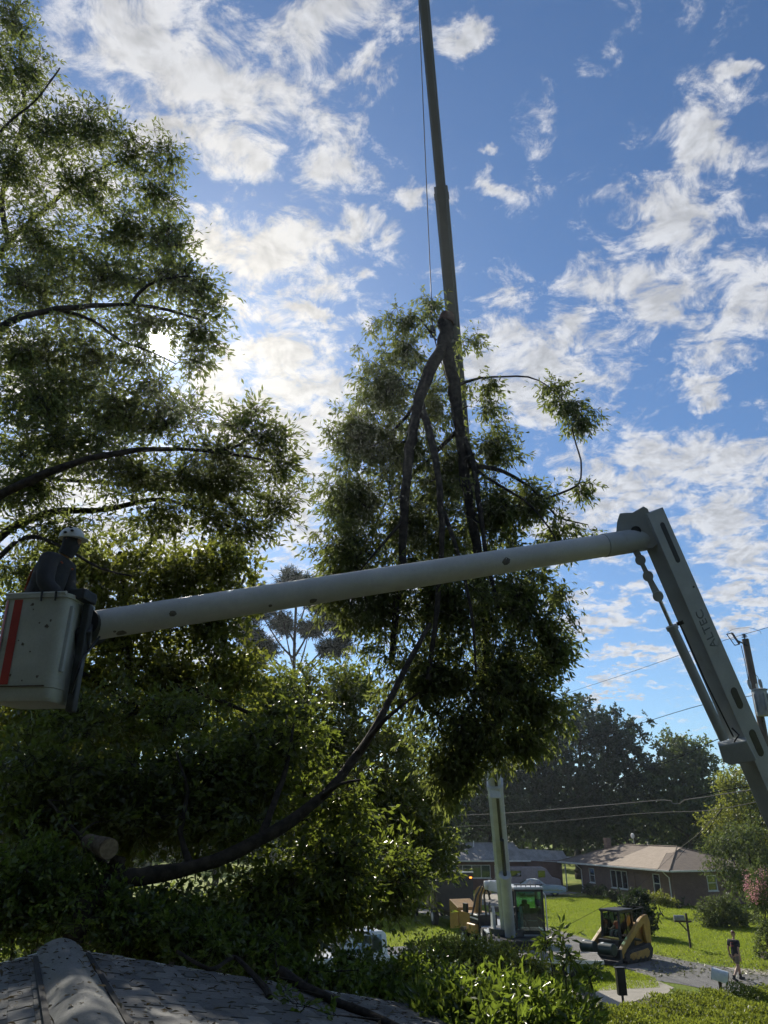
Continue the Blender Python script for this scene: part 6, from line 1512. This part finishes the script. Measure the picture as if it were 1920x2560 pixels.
# ---------------------------------------------------------------- people
def skin_obj(name, pts, edges, rad, mat, parent, root=0, sub=2):
    me = bpy.data.meshes.new(name); me.from_pydata([tuple(p) for p in pts], edges, []); me.update()
    o = bpy.data.objects.new(name, me); COL.objects.link(o); o.parent = parent
    md = o.modifiers.new('skin', 'SKIN'); md.use_smooth_shade = True
    lay = me.skin_vertices[0].data
    for i, rr in enumerate(rad):
        lay[i].radius = rr if isinstance(rr, tuple) else (rr, rr)
        lay[i].use_root = (i == root)
    s = o.modifiers.new('sub', 'SUBSURF'); s.levels = sub; s.render_levels = sub
    me.materials.append(mat); return o
def hand(pts, edges, rad, wrist_i, w_, d_, side, scale=1.0):
    """palm and five fingers from a wrist, pointing along d_"""
    d_ = Vector(d_).normalized(); side = Vector(side).normalized(); w_ = Vector(w_)
    b = len(pts); pts.append(w_ + d_ * .05 * scale); rad.append((.034 * scale, .02 * scale)); edges.append((wrist_i, b))
    pts.append(w_ + d_ * .085 * scale); rad.append((.038 * scale, .018 * scale)); edges.append((b, b + 1))
    curl = d_.cross(side).normalized()
    for k, (o, ln) in enumerate(((-.03, .065), (-.01, .078), (.011, .072), (.03, .055))):
        p1 = w_ + d_ * (.10 * scale) + side * o * scale; p2 = p1 + (d_ * .8 + curl * .5).normalized() * ln * .55 * scale; p3 = p2 + (d_ * .4 + curl * .8).normalized() * ln * .45 * scale
        i = len(pts); pts += [p1, p2, p3]; rad += [.010 * scale, .009 * scale, .007 * scale]; edges += [(b + 1, i), (i, i + 1), (i + 1, i + 2)]
    i = len(pts); p1 = w_ + d_ * .05 * scale - side * .045 * scale; p2 = p1 + (d_ * .8 - side * .3 + curl * .4).normalized() * .045 * scale
    pts += [p1, p2]; rad += [.012 * scale, .009 * scale]; edges += [(b, i), (i, i + 1)]
def head(parent, c, face, up=(0, 0, 1), hair_mat=None, s=1.0):
    c = Vector(c); f = Vector(face).normalized(); u = Vector(up).normalized(); rt = f.cross(u).normalized(); u = rt.cross(f)
    M = Matrix((rt, f, u)).transposed()
    m = MB(); m.ball((0, 0, 0), (.075 * s, .098 * s, .115 * s), 18, 14)
    for i, v in enumerate(m.v):
        x, y, z = v
        if z < -.03 * s: x *= .82; y = y * .92 + .008 * s
        if y > .08 * s and -.03 * s < z < .02 * s and abs(x) < .02 * s: y += .018 * s
        m.v[i] = tuple(M @ Vector((x, y, z)) + c)
    o = m.build('head', skin, parent, smooth=True, angle=180)
    MB().ball(M @ Vector((0, .105 * s, -.008 * s)) + c, .016 * s, 8, 6).build('nose', skin, o, smooth=True)
    for sx in (-1, 1):
        MB().ball(M @ Vector((sx * .077 * s, -.005 * s, -.005 * s)) + c, .022 * s, 8, 6).build('ear', skin, o, smooth=True)
        MB().ball(M @ Vector((sx * .03 * s, .088 * s, .012 * s)) + c, .011 * s, 8, 6).build('eye', black, o, smooth=True)
    MB().ball(M @ Vector((0, .09 * s, -.05 * s)) + c, (.022 * s, .008 * s, .006 * s), 8, 6).build('mouth', pm('lips', (.3, .13, .1)), o, smooth=True)
    return o, M
def walker():
    g = G(1848, 2452); r = empty('person', (g.x, g.y, 0), math.radians(-62), 'person in black tee, tan shorts and cap walking on the road', 'person', 'workers on site')
    # local: y forward, x right; mid stride
    hip = Vector((0, 0, .90)); ch = Vector((0, .03, 1.22)); nk = Vector((0, .05, 1.45))
    pts = [hip, Vector((0, .01, 1.05)), ch, Vector((0, .04, 1.38)), nk, Vector((0, .06, 1.53))]; rad = [(.15, .11), (.135, .10), (.155, .11), (.12, .09), .052, .05]; ed = [(0, 1), (1, 2), (2, 3), (3, 4), (4, 5)]
    def chain(start, ps, rs):
        prev = start
        for p, q in zip(ps, rs): pts.append(Vector(p)); rad.append(q); ed.append((prev, len(pts) - 1)); prev = len(pts) - 1
        return prev
    chain(0, [(-.10, .03, .84), (-.10, .22, .50), (-.10, .24, .10), (-.10, .27, .045), (-.10, .38, .03)], [.085, .058, .042, .042, .03])
    chain(0, [(.10, -.02, .84), (.11, -.10, .50), (.13, -.44, .15), (.13, -.43, .10), (.14, -.32, .04)], [.085, .058, .042, .042, .03])
    la = chain(3, [(-.20, .03, 1.37), (-.255, -.04, 1.11), (-.30, .06, .88)], [.058, .042, .032])
    hand(pts, ed, rad, la, (-.30, .06, .88), (-.1, .25, -1), (0, 1, 0))
    ra = chain(3, [(.20, .03, 1.37), (.255, -.07, 1.11), (.30, -.10, .87)], [.058, .042, .032])
    hand(pts, ed, rad, ra, (.30, -.10, .87), (.05, -.1, -1), (0, 1, 0))
    skin_obj('body', pts, ed, rad, skin, r)
    skin_obj('shirt', [(0, 0, .80), (0, .01, 1.05), (0, .03, 1.22), (0, .04, 1.38), (0, .05, 1.44), (-.20, .03, 1.375), (-.245, -.01, 1.18), (.20, .03, 1.375), (.245, -.03, 1.18)],
             [(0, 1), (1, 2), (2, 3), (3, 4), (3, 5), (5, 6), (3, 7), (7, 8)], [(.185, .135), (.165, .125), (.178, .13), (.145, .11), (.075, .07), .088, .078, .088, .078], cloth_black, r)
    skin_obj('shorts', [(0, 0, .93), (-.10, .02, .82), (-.105, .17, .58), (.10, -.02, .82), (.11, -.09, .58)], [(0, 1), (1, 2), (0, 3), (3, 4)], [(.165, .12), .108, .095, .108, .095], cloth_tan, r)
    for x, y, z, tx in ((-.10, .27, .06, 0), (.135, -.42, .09, .5)):
        M = Euler((-tx, 0, 0)).to_matrix(); bo = MB().box(Vector((x, y + .05, z)), (.10, .28, .09), M).build('shoe', black, r, bevel=.03, smooth=True)
        MB().tube([(x, y - .02, z), (x, y - .03 + (.03 if tx else 0), z + .16)], [.055, .058], 12).build('boot_shaft', black, bo, smooth=True)
    hd, M = head(r, (0, .08, 1.62), (-.25, 1, -.15))
    c = Vector((0, .08, 1.62))
    cm = pm('cap_maroon', (.11, .03, .03), (.08, .022, .022), .8, scale=8)
    m = MB().ball((0, 0, 0), (.088, .112, .10), 16, 10); m.v = [tuple(M @ Vector((x, y, max(z, .02))) + c + Vector((0, 0, .028))) for x, y, z in m.v]; cp = m.build('cap', cm, r, smooth=True)
    m = MB().tube([M @ Vector((0, 0, .052)) + c, M @ Vector((0, 0, .06)) + c], [.145, .14], 20); m.build('brim', cm, cp)
    m = MB().ball(M @ Vector((-.06, .05, .10)) + c, (.035, .045, .04), 10, 6); m.build('front_panel', white_trim, cp, smooth=True)
    # print on the back of the shirt
    vs = []; 
    for i in range(7):
        for j in range(5):
            u, v = -1 + 2 * i / 6, j / 4; vs.append((u * .095, -.118 + .035 * u * u + .03 * v - .01, 1.18 + .18 * v))
    MB().add(vs, [(i * 5 + j, i * 5 + j + 1, i * 5 + 6 + j, i * 5 + 5 + j) for i in range(6) for j in range(4)]).build('shirt_print', pm('print_red', (.25, .06, .05), (.03, .025, .028), .9, scale=22, lo=.42, hi=.52), r)
walker()
def bucket_worker():
    base = BW(-.15, .02, .10); r = empty('person', tuple(base), math.radians(-7), 'worker in dark hoodie and white helmet standing in the bucket', 'person', 'workers on site')
    z = BH - .06                                   # bucket rim above his soles
    w_ = Vector((-.02, 0, .92)); ch = Vector((.06, 0, 1.22)); sh = Vector((.13, 0, 1.42)); nk = Vector((.18, 0, 1.52))
    pts = [w_, Vector((.01, 0, 1.06)), ch, sh, nk, Vector((.21, 0, 1.60))]; rad = [(.12, .11), (.12, .11), (.12, .11), (.09, .08), .055, .055]; ed = [(0, 1), (1, 2), (2, 3), (3, 4), (4, 5)]
    def chain(start, ps, rs):
        prev = start
        for p, q in zip(ps, rs): pts.append(Vector(p)); rad.append(q); ed.append((prev, len(pts) - 1)); prev = len(pts) - 1
        return prev
    for s in (-1, 1): chain(0, [(-.02, s * .10, .84), (.0, s * .10, .48), (-.02, s * .10, .09), (.08, s * .10, .04)], [.095, .065, .048, .035])
    for s in (-1, 1):
        e = chain(3, [(.13, s * .19, 1.40), (.16, s * .24, 1.13), (.36, s * .20, 1.03 + .04 * s)], [.065, .05, .036])
        hand(pts, ed, rad, e, (.36, s * .20, 1.03 + .04 * s), (1, 0, -.35), (0, 1, 0))
    skin_obj('body', pts, ed, rad, skin, r)
    skin_obj('hoodie', [(-.03, 0, .90), (.0, 0, 1.06), (.05, 0, 1.22), (.12, 0, 1.41), (.165, 0, 1.50), (.12, -.19, 1.405), (.16, -.24, 1.13), (.33, -.205, 1.0), (.12, .19, 1.405), (.16, .24, 1.13), (.33, .205, 1.08)],
             [(0, 1), (1, 2), (2, 3), (3, 4), (3, 5), (5, 6), (6, 7), (3, 8), (8, 9), (9, 10)], [(.21, .19), (.20, .185), (.20, .18), (.155, .14), (.10, .095), .115, .10, .075, .115, .10, .075], cloth_navy, r)
    skin_obj('trousers', [(-.03, 0, .92), (-.02, -.10, .82), (.0, -.10, .48), (-.02, -.10, .12), (-.02, .10, .82), (.0, .10, .48), (-.02, .10, .12)], [(0, 1), (1, 2), (2, 3), (0, 4), (4, 5), (5, 6)], [(.18, .16), .115, .085, .07, .115, .085, .07], cloth_black, r)
    for s in (-1, 1): MB().box((.04, s * .10, .045), (.28, .10, .09)).build('boot', black, r, bevel=.03, smooth=True)
    for s in (-1, 1):
        MB().tube([(-.04, s * .10, .93), (-.13, s * .11, 1.12), (-.11, s * .10, 1.30), (.0, s * .11, 1.47), (.12, s * .12, 1.52), (.24, s * .11, 1.40)], .02, 6, squash=.5).build('harness_strap', cloth_orange, r, smooth=True)
    c = Vector((.24, 0, 1.70)); hd, M = head(r, c, (1, -.1, -.08))
    r.scale = (1.03, 1.03, 1.03)
    # dark neck gaiter over chin, helmet with vents
    m = MB().tube([c + Vector((-.05, 0, -.17)), c + Vector((-.02, 0, -.10)), c + Vector((.0, 0, -.04)), c + Vector((.0, 0, .02))], [.085, .09, .098, .098], 16); m.build('neck_gaiter', cloth_navy, r, smooth=True)
    hm = pm('helmet_white', (.70, .71, .70), (.62, .63, .62), .35, scale=6)
    m = MB().ball((0, 0, 0), (.115, .142, .115), 22, 14); m.v = [tuple(M @ Vector((x, y, z if z > -.02 else -.02 + (z + .02) * .12)) + c + Vector((-.01, 0, .045))) for x, y, z in m.v]
    h = m.build('helmet', hm, r, smooth=True)
    m = MB(); ol = [(.12 * math.cos(t), .15 * math.sin(t) + (.045 if math.sin(t) > .3 else 0)) for t in np.linspace(0, 2 * math.pi, 24, endpoint=False)]
    m.prism(ol, M @ Vector((0, 0, .022)) + c + Vector((-.01, 0, 0)), M @ Vector((1, 0, 0)), M @ Vector((0, 1, 0)), M @ Vector((0, 0, 1)), .012); m.build('helmet_brim', hm, h)
    for yy, zz in ((.06, .085), (-.01, .06), (.02, .13)):
        p = Vector((.118 * math.sqrt(max(0, 1 - (yy / .145) ** 2 - ((zz - .045) / .118) ** 2)), yy, zz)); m = MB().ball(M @ p + c + Vector((-.01, 0, 0)), (.022, .018, .014), 8, 6); m.build('helmet_vent', black, h, smooth=True)
bucket_worker()
def driver():
    r0 = LD_ROOT; off = r0.rotation_euler.to_matrix() @ Vector((-.18, 0, 1.05))
    r = empty('person', tuple(r0.location + off), r0.rotation_euler.z, 'loader driver in orange shirt sitting in the black cab', 'person', 'workers on site')
    pts = [Vector((0, 0, .08)), Vector((-.03, 0, .28)), Vector((-.02, 0, .45)), Vector((0, 0, .56)), Vector((.02, 0, .63))]; rad = [(.16, .13), (.15, .12), (.15, .11), .06, .05]; ed = [(0, 1), (1, 2), (2, 3), (3, 4)]
    def chain(start, ps, rs):
        prev = start
        for p, q in zip(ps, rs): pts.append(Vector(p)); rad.append(q); ed.append((prev, len(pts) - 1)); prev = len(pts) - 1
        return prev
    for s in (-1, 1):
        chain(0, [(.08, s * .11, .09), (.46, s * .14, .12), (.52, s * .14, -.20), (.62, s * .14, -.22)], [.085, .06, .045, .03])
        e = chain(2, [(-.01, s * .19, .46), (.08, s * .25, .26), (.28, s * .28, .20)], [.055, .045, .032]); hand(pts, ed, rad, e, (.28, s * .28, .20), (1, 0, 0), (0, 1, 0))
    skin_obj('body', pts, ed, rad, skin, r)
    skin_obj('shirt', [(0, 0, .07), (-.03, 0, .28), (-.02, 0, .44), (0, 0, .52), (-.01, -.19, .46), (.05, -.23, .33), (-.01, .19, .46), (.05, .23, .33)], [(0, 1), (1, 2), (2, 3), (2, 4), (4, 5), (2, 6), (6, 7)], [(.18, .15), (.17, .14), (.17, .13), .08, .075, .07, .075, .07], cloth_orange, r)
    skin_obj('trousers', [(0, 0, .06), (.08, -.11, .09), (.46, -.14, .12), (.52, -.14, -.14), (.08, .11, .09), (.46, .14, .12), (.52, .14, -.14)], [(0, 1), (1, 2), (2, 3), (0, 4), (4, 5), (5, 6)], [(.17, .13), .10, .08, .065, .10, .08, .065], cloth_navy, r)
    hd, M = head(r, (.03, 0, .72), (1, .2, -.1))
    m = MB().ball((0, 0, 0), (.086, .11, .10), 14, 8); m.v = [tuple(M @ Vector((x, y, max(z, .0))) + Vector((.03, 0, .745))) for x, y, z in m.v]; m.build('cap', cloth_black, r, smooth=True)
driver()

# ---------------------------------------------------------------- thin haze added for the lens veil around the sun
def haze():
    m = bpy.data.materials.new('veil_haze'); m.use_nodes = True; t = m.node_tree; t.nodes.remove(t.nodes['Principled BSDF'])
    v = t.nodes.new('ShaderNodeVolumePrincipled'); v.inputs['Density'].default_value = 0.00042; v.inputs['Anisotropy'].default_value = 0.8
    v.inputs['Color'].default_value = (.84, .92, 1, 1)
    t.links.new(v.outputs[0], t.nodes['Material Output'].inputs['Volume'])
    o = MB().box((0, 60, 18), (420, 300, 38.6)).build('haze', m); o['kind'] = 'stuff'; o['label'] = 'thin added haze for the lens veil around the sun'; o['category'] = 'haze'
haze()
